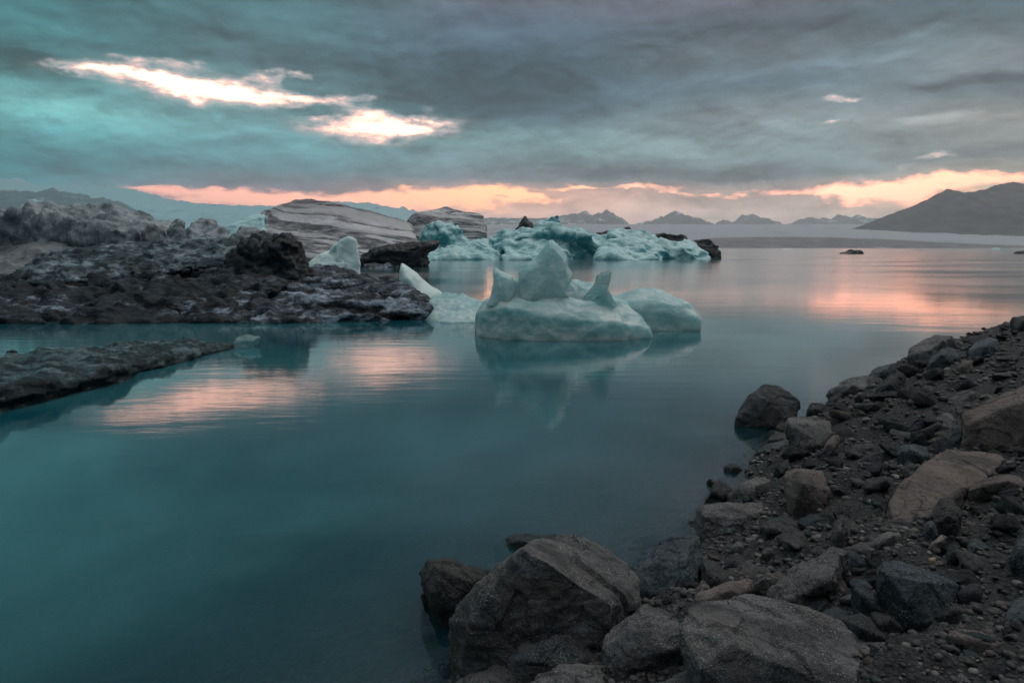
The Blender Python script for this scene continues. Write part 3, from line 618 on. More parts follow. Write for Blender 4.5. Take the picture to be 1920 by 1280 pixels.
ice('iceberg', I['grey'], .16, [hullpts([(428, 448, 58), (436, 436, 58.5), (456, 430, 59), (480, 432, 59), (500, 440, 58.5), (508, 470, 57), (428, 470, 57), (460, 431, 63)])], layers=LR, label='pale grey rubble ice just behind the black jagged crag')
ice('iceberg', I['turq'], .25, [hullpts([(95, 404, 86), (112, 392, 86), (130, 387, 86.5), (150, 388, 86.5), (162, 396, 86), (170, 412, 85), (95, 412, 85), (135, 388, 92)])], layers=[('fbm', (.25, .25, .25), .5, 2.)], label='small blue ice dome showing over the long grey ice wall, left of a wider one')
ice('iceberg', I['turq'], .25, [hullpts([(160, 410, 84), (172, 392, 84), (190, 388, 84.5), (210, 389, 84.5), (228, 395, 84), (244, 410, 83), (250, 425, 83), (160, 425, 83), (195, 389, 90)])], layers=[('fbm', (.25, .25, .25), .5, 9.)], label='wider blue ice dome showing over the long grey ice wall')
ice('iceberg', I['turq'], .3, [hullpts([(405, 428, 105), (420, 420, 105), (445, 415, 106), (470, 410, 107), (496, 404, 108), (500, 440, 104), (405, 445, 103), (490, 406, 114)])], layers=[('fbm', (.2, .2, .2), .6, 2.), ('cell', (.3, .3, .3), .5, 1.)], label='sloping blue ice slab against the left end of the striped iceberg')

# --- the striped iceberg
st = thing('iceberg', wat(640, 496), 'large grey iceberg with dark curving ash stripes and a black overhang on its right', 'iceberg')
LS = [('bench', (.04, .04, .16), .34, 2.), ('fbm', (.05, .05, .12), 1.3, 1.2), ('cell', (.07, .07, .14), .8, 3.), ('fbm', (.3, .3, .5), .22, 3.)]
ice('body', I['stripe'], .30, [
    hullpts([(488, 402, 134), (500, 396, 135), (536, 387, 137), (556, 375, 138), (580, 377, 138), (612, 382, 138), (652, 393, 137), (692, 404, 136), (732, 415, 134), (764, 427, 130), (782, 444, 124), (788, 458, 118), (488, 430, 124), (490, 478, 117), (600, 492, 113), (690, 492, 112), (770, 482, 113), (640, 440, 121), (560, 420, 126), (700, 455, 118), (560, 378, 155), (760, 428, 148), (500, 398, 150)])], layers=LS, parent=st)
ice('overhang', I['soot'], .2, [], [prism([(672, 494), (690, 474), (716, 465), (750, 459), (790, 457), (823, 453), (824, 456), (806, 464), (797, 468), (796, 480), (803, 496), (760, 500), (700, 500)], 111, 4.5, .75)], layers=[('ridge', (.4, .4, .9), .5, 3.), ('fbm', (1, 1, 2), .25, 1.)], parent=st)
ice('ledge', I['black'], .18, [hullpts([(672, 498), (690, 503), (740, 501), (776, 497), (770, 489, 112), (720, 487, 113), (680, 489, 113)])], layers=[('ridge', (.6, .6, 1.3), .4, 3.), ('cell', (.8, .8, 1.5), .4, 6.)], pits=PIT, parent=st)
s2 = ice('iceberg', I['stripe'], .40, [hullpts([(756, 424, 205), (770, 408, 206), (800, 404, 207), (822, 393, 208), (832, 389, 208), (842, 394, 208), (858, 402, 207), (884, 404, 206), (905, 406, 205), (909, 440, 200), (900, 478, 198), (780, 478, 196), (830, 420, 199), (835, 391, 225), (900, 408, 220)])], layers=LS, label='striped grey iceberg with a small pointed summit, behind the jagged turquoise iceberg')

# --- turquoise ice
LT = [('cell', (.10, .10, .13), 2.6, 3.), ('ridge', (.12, .12, .16), 1.1, 1.), ('cell', (.28, .28, .34), 1.15, 6.), ('fbm', (.5, .5, .6), .30, 2.), ('cell', (.75, .75, .9), .30, 8.)]
YT = wat(1000, 486).y
ice('iceberg', I['turq'], .33, [hullpts([(800, 488), (935, 487), (930, 470, YT + 2), (890, 462, YT + 3), (800, 470, YT + 3), (860, 478, YT + 1)])],
    [prism([(801, 490), (800, 470), (795, 440), (797, 428), (806, 420), (815, 424), (823, 416), (833, 421), (846, 416), (850, 427), (862, 433), (869, 446), (884, 455), (898, 450), (915, 453), (930, 460), (938, 490)], YT + 7, 6., .6)], layers=LT, label='jagged bright turquoise iceberg beside the black overhang of the striped ice')
tq = thing('iceberg', wat(1100, 486), 'long rugged turquoise iceberg with black blocks along its crest', 'iceberg')
ice('body', I['turq'], .34, [
    hullpts([(1120, 488), (1180, 488), (1242, 487), (1245, 470, YT + 1), (1210, 447, YT + 5), (1185, 441, YT + 6), (1160, 446, YT + 6), (1135, 462, YT + 3)]),
    hullpts([(940, 488), (1000, 488), (1062, 487), (1060, 462, YT + 3), (1000, 446, YT + 5), (950, 455, YT + 5), (980, 470, YT + 1)])],
    [prism([(895, 490), (905, 466), (922, 453), (945, 441), (960, 438), (974, 430), (992, 432), (1008, 424), (1026, 421), (1040, 430), (1052, 428), (1066, 433), (1080, 429), (1094, 435), (1106, 446), (1124, 452), (1140, 447), (1150, 437), (1166, 433), (1185, 441), (1200, 440), (1214, 448), (1232, 459), (1252, 460), (1276, 463), (1300, 462), (1316, 472), (1324, 490)], YT + 9, 8., .72)], layers=LT, parent=tq)
LK = [('fbm', (.4, .4, .5), .7, 2.), ('cell', (.5, .5, .6), .6, 4.)]
ice('pinnacle', I['soot'], .26, [], [prism([(958, 445), (967, 430), (974, 420), (981, 411), (985, 406), (989, 413), (996, 417), (1001, 428), (1008, 445)], YT + 10, 3, .6)], layers=LK, parent=tq)
ice('block', I['turq'], .26, [hullpts([(1012, 440, YT + 9), (1016, 424, YT + 9), (1020, 412, YT + 9), (1034, 404, YT + 9), (1047, 403, YT + 10), (1050, 428, YT + 10), (1052, 445, YT + 10), (1030, 420, YT + 15)], None)], layers=LK, parent=tq)
ice('crest_slab', I['soot'], .26, [hullpts([(1114, 452, YT + 9), (1120, 437, YT + 10), (1140, 434, YT + 10), (1158, 438, YT + 10), (1166, 452, YT + 9), (1140, 437, YT + 16)], None)], layers=LK, parent=tq)
ice('crest_slab', I['soot'], .26, [hullpts([(1150, 446, YT + 8), (1164, 433, YT + 9), (1176, 427, YT + 9), (1184, 431, YT + 9), (1190, 442, YT + 8), (1175, 432, YT + 14)], None)], layers=LK, parent=tq)
ice('iceberg', I['soot'], .28, [hullpts([(1210, 440, YT + 16), (1222, 446, YT + 16), (1245, 447, YT + 16), (1264, 443, YT + 17), (1287, 441, YT + 17), (1291, 456, YT + 16), (1275, 470, YT + 14), (1235, 470, YT + 14), (1260, 446, YT + 22)])], layers=LK, label='flat black ice slab tilted up behind the right end of the turquoise iceberg')
ice('iceberg', I['soot'], .28, [hullpts([(1284, 462, YT + 14), (1294, 453, YT + 14), (1312, 449, YT + 15), (1336, 450, YT + 15), (1348, 461, YT + 14), (1351, 478, YT + 12), (1320, 479, YT + 12), (1290, 476, YT + 13), (1320, 452, YT + 20)])], layers=LK, label='rounded black ice lump at the far right end of the turquoise iceberg')

# --- ice close by on the left
LN = [('cell', (1.2, 1.2, 3.), .16, 3.), ('ridge', (1.6, 1.6, 4.), .10, 8.), ('fbm', (3.5, 3.5, 7), .04, 2.), ('cell', (3.2, 3.2, 6.), .07, 1.)]
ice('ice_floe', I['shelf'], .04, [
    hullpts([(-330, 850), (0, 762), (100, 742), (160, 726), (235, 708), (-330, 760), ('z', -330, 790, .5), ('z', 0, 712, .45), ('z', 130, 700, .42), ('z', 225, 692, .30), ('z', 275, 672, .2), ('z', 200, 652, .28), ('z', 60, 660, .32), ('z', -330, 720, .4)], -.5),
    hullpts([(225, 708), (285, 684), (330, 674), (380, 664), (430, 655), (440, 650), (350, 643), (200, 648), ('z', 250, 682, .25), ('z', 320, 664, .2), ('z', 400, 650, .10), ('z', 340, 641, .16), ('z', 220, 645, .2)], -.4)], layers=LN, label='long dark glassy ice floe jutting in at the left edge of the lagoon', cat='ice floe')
ice('ice_chunk', I['glass'], .03, [], [prism([(440, 654), (441, 640), (447, 633), (462, 628), (474, 630), (488, 632), (480, 641), (468, 649), (452, 654)], wat(460, 650).y, .35, .5)], layers=[('cell', (3, 3, 3), .10, 1.), ('fbm', (5, 5, 5), .05, 1.)], label='small clear ice chunk floating off the tip of the dark ice floe', cat='ice chunk')
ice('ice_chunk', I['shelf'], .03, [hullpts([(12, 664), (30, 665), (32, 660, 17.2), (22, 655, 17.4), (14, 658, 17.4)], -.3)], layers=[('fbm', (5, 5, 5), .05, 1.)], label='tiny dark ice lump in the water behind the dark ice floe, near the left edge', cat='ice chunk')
# --- far floes
for nm, mt, ol, w, lb in (
    ('iceberg', 'soot', [(1573, 478), (1578, 473), (1590, 472), (1595, 467), (1600, 470), (1604, 472), (1610, 468), (1614, 470), (1618, 478)], 4, 'tiny black two humped iceberg alone on the far water'),
    ('iceberg', 'soot', [(1904, 478), (1910, 471), (1925, 469), (1940, 472), (1944, 478)], 4, 'tiny dark iceberg at the far right edge of the water'),
    ('ice_floe', 'grey', [(1714, 472), (1720, 468.5), (1740, 468.5), (1752, 472)], 6, 'flat grey floe on the far water below the dark mountain'),
    ('ice_floe', 'white', [(1464, 469), (1470, 465.5), (1484, 465.5), (1490, 469)], 8, 'small pale floe below the middle of the glacier front'),
    ('ice_floe', 'white', [(1862, 471), (1867, 464), (1873, 466), (1880, 471)], 8, 'small pale upright floe on the far shore')):
    Yw = min(1600, wat(1500, max(p[1] for p in ol) - 2.2).y)
    ice(nm, I[mt], Yw * .0011, [], [prism(ol, Yw, w, .7)], label=lb, cat='iceberg' if nm == 'iceberg' else 'ice floe', smooth=1)
#@PART4
# ------------------------------------------------------------------ the stones of the bank
ROCKS = []
def rock(name, label, mat, outline, front=(), t=None, Yb=None, soft=1, rough=1., cat=None, group=None, fixed=None):
    ys = [p[1] for p in outline]; xs = [p[0] for p in outline]; y0, y1 = min(ys), max(ys); hpx = max(6, y1 - y0)
    low = [p for p in outline if p[1] > y1 - .18 * hpx]; cx = sum(p[0] for p in low) / len(low)
    if Yb is None: Yb = hit(cx, y1 - .04 * hpx).y
    wpx = max(xs) - min(xs); size = Yb * (wpx + hpx) * .5 / F
    t = t if t else size * .9
    pts = []; flat = sum(xs) / len(xs); fmid = sum(ys) / len(ys)
    YF = lambda f: Yb + t * (.5 - .5 * f)
    for p in outline:
        f = p[2] if len(p) > 2 else (.75 if p[1] > y1 - .3 * hpx else (-.65 if p[1] < y0 + .35 * hpx else .1))
        w = at(p[0], p[1], YF(f)); pts.append(w)
        if p[1] > y1 - .45 * hpx: pts.append(w + Vector((0, 0, -.30 * t - .05)))
    if not front:
        a = random.Random(int(xs[0] * 7 + ys[0]))
        front = [(flat + a.uniform(-.2, .2) * wpx, fmid + a.uniform(-.22, 0) * hpx, a.uniform(.85, 1.0)), (flat + a.uniform(-.3, .3) * wpx, fmid + a.uniform(0, .15) * hpx, 1.0), (flat + a.uniform(-.25, .25) * wpx, fmid + .3 * hpx, .85)]
    for p in front: pts.append(at(p[0], p[1], YF(p[2])))
    for p in outline:                                                  # the far side
        w = at(flat + (p[0] - flat) * .66, fmid + (p[1] - fmid) * .66 + .1 * hpx, YF(-1.15)); pts.append(w)
    vox = max(.0085, Yb * .0021, size / 120)
    S = size; o = (xs[0] * .37 + ys[0] * .11) % 17
    k = 1 / S
    lay = [('facet', (2.3 * k,) * 3, .030 * S * rough, o), ('fbm', (2.2 * k,) * 3, .036 * S * rough, o + 2), ('ridge', (5 * k,) * 3, .014 * S * rough, o + 4), ('cell', (8 * k,) * 3, .018 * S * rough, o + 1), ('fbm', (17 * k,) * 3, .010 * S * rough, o)]
    me = remesh(None, [pts], [], vox, name, soft, lay)
    ob = link(name, me, M[mat]); recenter(ob); tag(ob, label, cat or name.replace('_', ' '), group)
    ROCKS.append((ob, Yb, size)); return ob
B = 'boulder'; K = 'rock'; S_ = 'stone'
rock(B, 'largest dark speckled boulder at the water edge, broad shadowed face below a lighter sloping top', 'granite',
     [(982, 1025, .7), (1020, 1008, -.6), (1050, 1000, -.9), (1074, 1001, -.9), (1096, 1020, -.8), (1132, 1047, -.6), (1168, 1051, -.9), (1196, 1092, -.4), (1198, 1130, .1), (1172, 1165, .6), (1150, 1240, .8), (1100, 1262, .9), (980, 1270, .75), (884, 1262, .6), (853, 1222, .5), (847, 1166, .4), (857, 1136, .3), (888, 1104, .3), (930, 1071, .3), (948, 1047, .3)],
     [(984, 1030, .80), (1024, 1052, .92), (1084, 1094, 1.02), (1146, 1133, 1.02), (885, 1170, .85), (1000, 1180, .92), (1080, 1220, .85), (900, 1235, .75)], t=1.15, rough=.8)
rock(B, 'dark wet boulder half in the water at the left foot of the largest boulder', 'dark', [(783, 1073), (799, 1053), (832, 1048), (876, 1056), (925, 1073), (900, 1110), (885, 1150), (850, 1190), (832, 1180), (811, 1140), (797, 1098)], [(831, 1070, .7), (815, 1105, .8), (850, 1130, 1.), (885, 1090, .6)], t=.6)
rock(K, 'low flat rock just awash behind the left shoulder of the largest boulder', 'slate', [(926, 1021), (952, 1003), (984, 998), (1042, 1002), (1060, 1020), (1000, 1034), (950, 1033)], t=.5)
rock(B, 'blue grey layered boulder leaning on the right flank of the largest boulder', 'slate', [(1188, 1068), (1210, 1045), (1233, 1014, -.6), (1268, 1007, -.7), (1312, 1004, -.6), (1318, 1046, -.1), (1298, 1095), (1270, 1125), (1232, 1132), (1196, 1105)], [(1287, 1050, .6), (1266, 1121, 1.), (1292, 1020, .1), (1225, 1060, .45)], t=.75)
rock(B, 'small grey triangular boulder leaning on the lower face of the largest boulder', 'granite', [(952, 1236), (972, 1213), (1011, 1195), (1062, 1179), (1087, 1180), (1102, 1208), (1124, 1250), (1064, 1272), (1000, 1272)], [(1050, 1200, .6), (1060, 1250, 1.), (990, 1235, .8)], t=.42)
rock(B, 'rounded brown grey boulder with a peaked top, right of the small triangular one', 'granite', [(1128, 1215), (1149, 1177), (1174, 1153), (1210, 1135), (1256, 1152), (1300, 1164), (1345, 1190), (1340, 1235), (1260, 1280), (1204, 1275), (1152, 1243)], [(1183, 1172, .6), (1225, 1165, .55), (1245, 1220, 1.), (1180, 1235, .9), (1300, 1200, .8)], t=.65)
rock(B, 'pale grey pitted rock at the bottom edge below the largest boulder', 'granite', [(840, 1290), (880, 1262), (923, 1249), (957, 1256), (1004, 1273), (1010, 1340), (840, 1340)], [(920, 1268, .5), (930, 1310, 1.)], t=.5)
rock(B, 'flat grey rock at the bottom edge below the small triangular boulder', 'granite', [(985, 1285), (1010, 1268), (1056, 1250), (1136, 1248), (1175, 1259), (1240, 1280), (1250, 1340), (985, 1340)], [(1080, 1270, .4), (1120, 1310, 1.)], t=.5)
rock(B, 'wide grey boulder cut by the bottom edge, in front of the large brown sloping rock', 'granite', [(1228, 1290), (1300, 1247), (1342, 1230), (1402, 1217), (1452, 1224), (1505, 1258), (1560, 1300), (1520, 1350), (1240, 1350)], [(1390, 1245, .5), (1330, 1275, .9), (1440, 1290, 1.)], t=.6)
rock(B, 'large brownish grey rock with a broad sloping top filling the bottom centre right', 'granite', [(1268, 1172, .3), (1290, 1140, -.2), (1350, 1119, -.6), (1408, 1116, -.8), (1494, 1142, -.7), (1574, 1172, -.5), (1600, 1190, -.3), (1674, 1233, .1), (1700, 1280, .5), (1700, 1345, .8), (1420, 1345, .9), (1310, 1250, .7)], [(1420, 1180, .1), (1540, 1230, .3), (1600, 1300, .8), (1340, 1160, .2), (1380, 1210, .65)], t=.95, rough=.8)
rock(B, 'light speckled granite boulder lying among pebbles above the large brown sloping rock', 'granite', [(1441, 1108), (1476, 1070), (1520, 1046), (1567, 1027), (1588, 1032), (1592, 1067), (1571, 1098), (1508, 1130), (1460, 1143), (1446, 1128)], [(1575, 1042, .1), (1500, 1085, .6), (1480, 1125, 1.), (1560, 1085, .8)], t=.5)
rock(B, 'angular blue green boulder with a sharp edge and a black shaded side, lower right', 'slate', [(1641, 1068), (1652, 1053), (1684, 1049), (1728, 1066), (1798, 1096), (1795, 1122), (1762, 1158), (1731, 1176), (1702, 1168), (1679, 1134), (1641, 1111)], [(1690, 1056, .1), (1722, 1088, .75), (1735, 1165, 1.), (1660, 1075, .45), (1700, 1130, .9), (1790, 1100, .2)], t=.55, rough=.7)
rock(S_, 'blue grey stone tucked against the left side of the angular blue green boulder', 'slate', [(1592, 1091), (1604, 1085), (1622, 1087), (1650, 1118), (1657, 1150), (1640, 1160), (1606, 1130)], t=.25)
rock(S_, 'dark brown wedge stone above the right end of the large brown sloping rock', 'dark', [(1573, 1160), (1612, 1146), (1643, 1162), (1668, 1197), (1652, 1207), (1600, 1184)], t=.3)
rock(S_, 'dull brown stone under the front of the angular blue green boulder', 'dark', [(1630, 1146), (1668, 1148), (1696, 1180), (1672, 1190), (1640, 1174)], t=.25)
rock(S_, 'smooth round dark grey stone like a cannonball, above the angular blue green boulder', 'dark', [(1773, 1037), (1777, 1024), (1788, 1018), (1800, 1020), (1809, 1030), (1809, 1044), (1800, 1054), (1787, 1056), (1777, 1049)], [(1790, 1034, .9), (1796, 1042, 1.)], soft=8, rough=.15)
rock(S_, 'smooth dark egg shaped stone beside the right tip of the angular blue green boulder', 'blue', [(1792, 1112), (1805, 1100), (1822, 1091), (1837, 1092), (1845, 1106), (1840, 1122), (1822, 1132), (1800, 1126)], soft=7, rough=.25)
rock(K, 'flat rock with a pale brown rim lying near the bottom right corner', 'brown', [(1777, 1184), (1800, 1176, -.8), (1860, 1175, -1.), (1892, 1181, -.8), (1914, 1196), (1912, 1216), (1872, 1232), (1802, 1237), (1781, 1226)], [(1782, 1190, .7), (1850, 1205, .9), (1900, 1213, .8), (1860, 1230, 1.)], t=.4)
rock(B, 'grey green boulder cut by the right edge, above the smooth egg stone', 'slate', [(1888, 1052), (1905, 1020), (1925, 990), (1965, 975), (1975, 1090), (1912, 1090), (1893, 1072)], t=.5)
rock(B, 'small dark boulder cut by the right edge, above the flat pale rimmed rock', 'slate', [(1886, 1152), (1900, 1130), (1926, 1117), (1965, 1120), (1970, 1188), (1890, 1188)], t=.4)
rock('slab', 'big pale brown tilted slab, the lightest broad surface on the bank', 'brown', [(1666, 940, .5), (1679, 915, .2), (1710, 888, -.3), (1740, 863, -.9), (1763, 844, -1.5), (1782, 841, -1.7), (1824, 853, -1.7), (1876, 852, -1.9), (1885, 859, -1.6), (1856, 893, -.7), (1824, 909, -.2), (1786, 921, .2), (1760, 944, .6), (1748, 965, .8), (1729, 972, .9), (1699, 983, 1.), (1676, 980, .9)], [(1720, 935, .55), (1770, 890, -.35), (1820, 880, -.75)], t=.9, rough=.45)
rock('slab', 'grey brown slab cut by the right edge, beside the big pale brown slab', 'brown', [(1814, 919), (1830, 901, -.7), (1870, 889, -1.2), (1902, 889, -1.2), (1940, 903), (1945, 922), (1880, 924)], t=.5, rough=.6)
rock(B, 'big shadowed boulder with a light sloping top, cut by the right edge', 'brown', [(1806, 778, .2), (1843, 762, -.5), (1880, 742, -.9), (1922, 722, -1.2), (1985, 700, -1.3), (2010, 840, .8), (1905, 838, .9), (1852, 822, .9), (1810, 802, .6)], [(1830, 790, .7), (1880, 768, .75), (1930, 748, .7), (1890, 825, 1.)], t=1.1, rough=.7)
rock(K, 'teal grey rock at the left foot of the big shadowed boulder', 'slate', [(1775, 842), (1789, 802), (1808, 778), (1824, 772), (1830, 810), (1818, 840)], t=.4)
rock('slab', 'thin curved slab half buried left of the teal grey rock', 'granite', [(1726, 811), (1749, 790, -.4), (1776, 772, -.7), (1800, 783), (1790, 795), (1752, 806)], t=.6)
rock(K, 'pale cornered rock poking from the soil above the pale brown slab', 'slate', [(1678, 851), (1689, 835), (1715, 830), (1736, 838), (1751, 857), (1731, 871), (1700, 872)], t=.4)
rock(B, 'tall dark boulder standing in the water off the bank', 'dark', [(1382, 770), (1395, 751), (1409, 740), (1423, 728), (1440, 719), (1456, 722), (1480, 737), (1497, 754), (1498, 765), (1494, 785), (1464, 803), (1430, 806), (1396, 797), (1382, 783)], [(1428, 745, .5), (1455, 762, .75), (1410, 770, .75), (1450, 795, 1.), (1420, 798, .95), (1480, 770, .6)], t=.95)
rock(B, 'flat topped boulder with a black underside beside the tall dark boulder in the water', 'granite', [(1472, 796), (1478, 784, -.4), (1500, 779, -.8), (1530, 783, -.8), (1557, 790, -.5), (1560, 810), (1546, 830), (1536, 844), (1510, 850), (1488, 834), (1477, 812)], [(1481, 799, .55), (1515, 815, .8), (1541, 834, .95), (1505, 840, 1.)], t=.75)
rock(K, 'rounded rock at the shoreline just right of the tall dark boulder', 'dark', [(1512, 771), (1519, 757), (1532, 753), (1547, 760), (1552, 774), (1530, 782)], t=.45)
rock(S_, 'small orange brown wedge stone leaning on the flat topped boulder', 'brown', [(1543, 846), (1550, 825), (1565, 814), (1578, 817), (1573, 833), (1560, 850), (1548, 855)], t=.25, rough=.6)
rock('slab', 'long low slab on the shoreline crest above the orange wedge stone', 'granite', [(1552, 738), (1565, 724), (1600, 707), (1632, 701), (1644, 715), (1604, 738), (1556, 760)], t=.9)
rock(K, 'blue grey block on the crest right of the long low slab', 'slate', [(1630, 702), (1637, 692), (1655, 687), (1673, 681), (1682, 690), (1677, 706), (1651, 717), (1635, 712)], t=.6)
rock(K, 'dark leaning block below the crest, in front of the blue grey block', 'dark', [(1634, 748), (1650, 722), (1668, 705), (1690, 696), (1698, 702), (1698, 726), (1681, 747), (1650, 755)], t=.5)
rock(B, 'largest grey boulder on the far crest, peaked against the water', 'granite', [(1702, 669), (1706, 655), (1722, 644), (1740, 636), (1755, 626), (1763, 630), (1786, 629), (1792, 637), (1772, 657), (1746, 678), (1718, 682)], [(1716, 660, .4), (1745, 655, .7), (1765, 640, .2)], t=1.1)
rock(K, 'bluish rock sloping in front of the largest crest boulder', 'slate', [(1738, 688), (1752, 665), (1766, 651), (1786, 654), (1802, 669), (1791, 687), (1755, 698)], t=.7)
rock(K, 'weathered rock with a sharp top right of the largest crest boulder', 'slate', [(1812, 660), (1830, 642), (1855, 631), (1871, 634), (1874, 656), (1851, 675), (1825, 675)], t=.8)
rock(S_, 'warm brown stone below the bluish sloping crest rock', 'brown', [(1791, 691), (1805, 676), (1824, 674), (1823, 691), (1816, 700), (1800, 702)], t=.4)
rock(B, 'dark boulder overhanging the crest at the right edge of the photo', 'dark', [(1893, 602), (1897, 594), (1925, 591), (1965, 594), (1970, 626), (1912, 626), (1898, 614)], t=1.1)
rock(S_, 'small pale stone on the crest next to the overhanging dark boulder', 'granite', [(1879, 606), (1886, 601), (1895, 605), (1895, 617), (1881, 617)], t=.4)
rock(S_, 'almond shaped dark stone alone in the shallows', 'dark', [(1355, 875), (1367, 867), (1384, 870), (1392, 879), (1380, 887), (1362, 887)], t=.25)
rock(S_, 'tiny dark stone between the almond shaped stone and the bank', 'dark', [(1395, 882), (1402, 877), (1407, 883), (1399, 888)], t=.1)
rock(K, 'black pointed rock at the waterline below the tall dark boulder', 'dark', [(1438, 826), (1455, 807), (1473, 811), (1480, 828), (1460, 834)], t=.35)
rock('slab', 'wet flat slab with a pale edge lapped by the water', 'slate', [(1414, 850), (1435, 834, -.4), (1476, 823, -.8), (1484, 831), (1462, 848), (1430, 859)], t=.45)
rock(K, 'dim grey rock between the wet flat slab and the flat topped boulder', 'granite', [(1453, 862), (1470, 840), (1488, 824), (1502, 846), (1492, 862)], t=.35)
rock(K, 'dark triangular rock at the water edge beside a brown topped one', 'dark', [(1320, 938), (1339, 906), (1350, 900), (1372, 912), (1370, 934), (1340, 950)], t=.3)
rock(K, 'brown topped rock with a black underside at the water edge', 'granite', [(1364, 930), (1390, 905, -.5), (1420, 892, -.8), (1448, 899, -.6), (1446, 920), (1404, 938), (1370, 950)], [(1385, 918, .6), (1425, 910, .6), (1400, 935, 1.)], t=.5)
rock(B, 'wet boulder with a light flat top and blue grey left end, at the water edge', 'granite', [(1304, 952), (1320, 941, -.4), (1350, 943, -.8), (1382, 943, -1.), (1429, 943, -1.1), (1433, 956, -.5), (1417, 983), (1406, 1005), (1350, 1010), (1324, 1003), (1309, 982)], [(1345, 968, .6), (1395, 970, .6), (1370, 1000, 1.), (1318, 965, .5)], t=.6)
rock(B, 'half buried brown boulder in the middle of the gravel slope', 'brown', [(1468, 893), (1490, 878, -.7), (1541, 883, -.8), (1557, 921), (1541, 953), (1510, 964), (1484, 953), (1474, 922)], t=.5, rough=.7)
rock(K, 'dark wedge rock with a gravelly top behind the wet light topped boulder', 'dark', [(1425, 988), (1440, 972, -.3), (1476, 964, -.8), (1512, 990), (1482, 1004), (1452, 1014), (1430, 1014)], t=.4)
rock(K, 'upright grey wedge rock left of the flat layered slab', 'granite', [(1556, 1022), (1560, 1000), (1570, 975), (1580, 969), (1588, 990), (1592, 1012), (1575, 1034)], t=.25)
rock('slab', 'flat layered grey slab above the light speckled granite boulder', 'granite', [(1588, 1037), (1600, 1010, -.5), (1640, 994, -.9), (1701, 984, -1.1), (1723, 989, -.9), (1730, 1011), (1702, 1028), (1640, 1044)], t=.55, rough=.7)
rock(S_, 'pale pointed stone left of the cannonball stone', 'pale', [(1738, 1026), (1750, 1013), (1765, 1001), (1776, 1005), (1771, 1018), (1752, 1034)], t=.15)
rock('shard', 'tiny cream coloured triangular shard between the pale pointed stone and the angular boulder', 'cream', [(1739, 1046), (1748, 1044), (1756, 1043), (1754, 1060), (1747, 1057)], t=.05, rough=.4)
rock(S_, 'small upright slate stone in front of the pale slab', 'slate', [(1730, 1002), (1732, 982), (1745, 974), (1758, 985), (1762, 1006), (1740, 1028)], t=.2)
rock(S_, 'green grey stone just right of the cannonball stone', 'slate', [(1813, 1022), (1825, 1007), (1851, 1020), (1859, 1036), (1840, 1045), (1818, 1038)], t=.25)
rock(K, 'dark hollowed rock against the lower corner of the big pale slab', 'dark', [(1746, 968), (1764, 930), (1786, 934), (1802, 960), (1800, 1008), (1770, 1012), (1750, 988)], t=.4)
rock(S_, 'whitish chip near the right edge of the large brown sloping rock', 'pale', [(1675, 1226), (1689, 1219), (1703, 1228), (1696, 1237), (1682, 1237)], t=.08)
rock(S_, 'plain brown square stone right of the whitish chip', 'brown', [(1694, 1216), (1705, 1201), (1734, 1201), (1737, 1221), (1726, 1232), (1704, 1232)], t=.14, rough=.6)
rock('shard', 'tiny cream chip against the right end of the large brown sloping rock', 'cream', [(1689, 1253), (1698, 1255), (1706, 1260), (1701, 1270)], t=.05)
rock(S_, 'light grey stone by the bottom edge next to the tiny cream chip', 'pale', [(1701, 1264), (1720, 1256), (1731, 1276), (1716, 1288), (1701, 1280)], t=.12)
rock(K, 'crumbly black rock under the smooth egg stone', 'dark', [(1760, 1152), (1772, 1136), (1800, 1131), (1817, 1146), (1801, 1167), (1769, 1170)], t=.25)
rock(K, 'grey rock at the bottom edge left of the bottom right corner', 'granite', [(1786, 1270), (1800, 1257), (1831, 1264), (1843, 1292), (1790, 1298)], t=.2)
rock(S_, 'long thin brown stone lying like a plank above the large brown sloping rock', 'brown', [(1290, 1140), (1308, 1115), (1350, 1094), (1400, 1081), (1416, 1085), (1421, 1102), (1390, 1104), (1350, 1116), (1318, 1138), (1300, 1148)], t=.25, rough=.7)
rock(K, 'dark sloping wedge between the blue grey layered boulder and the plank like stone', 'dark', [(1316, 1044), (1341, 1055), (1381, 1086), (1362, 1098), (1330, 1110), (1312, 1105)], t=.35)
rock(S_, 'small pointed grey stone at the right foot of the blue grey layered boulder', 'granite', [(1300, 1104), (1317, 1087), (1330, 1094), (1334, 1111), (1315, 1118)], t=.18)
rock(S_, 'squat brown stone behind the rounded peaked boulder', 'brown', [(1253, 1147), (1262, 1130), (1285, 1121), (1299, 1130), (1297, 1147), (1270, 1154)], t=.2)
rock(S_, 'wet bluish black twisted stone on the dark wet gravel', 'blue', [(1354, 1064), (1371, 1045), (1390, 1042), (1405, 1058), (1396, 1070), (1370, 1073)], t=.22, rough=1.5)
rock(S_, 'round olive grey stone on the gravel by the wet flat topped boulder', 'granite', [(1369, 1026), (1379, 1014), (1392, 1016), (1397, 1028), (1382, 1035)], soft=4, rough=.6)
rock(S_, 'soft edged grey stone left of the light speckled granite boulder', 'granite', [(1411, 1097), (1425, 1080), (1450, 1071), (1462, 1085), (1446, 1101), (1425, 1105)], soft=4)
rock(S_, 'dusty brown stone half sunk in the gravel, above the soft edged grey stone', 'brown', [(1425, 1038), (1435, 1026), (1450, 1027), (1454, 1041), (1436, 1048)], soft=4)
rock(K, 'submerged pale rock seen through the shallow water behind the blue grey layered boulder', 'pale', [(1178, 1034), (1190, 1012), (1225, 1000), (1258, 1006), (1262, 1030), (1215, 1042)], t=.4, Yb=wat(1215, 1040, -.22).y)
rock(K, 'submerged dim rock under the water left of the largest boulder, at the bottom edge', 'pale', [(770, 1285), (800, 1245), (840, 1232), (880, 1250), (890, 1300), (780, 1310)], t=.5, Yb=wat(830, 1290, -.3).y)

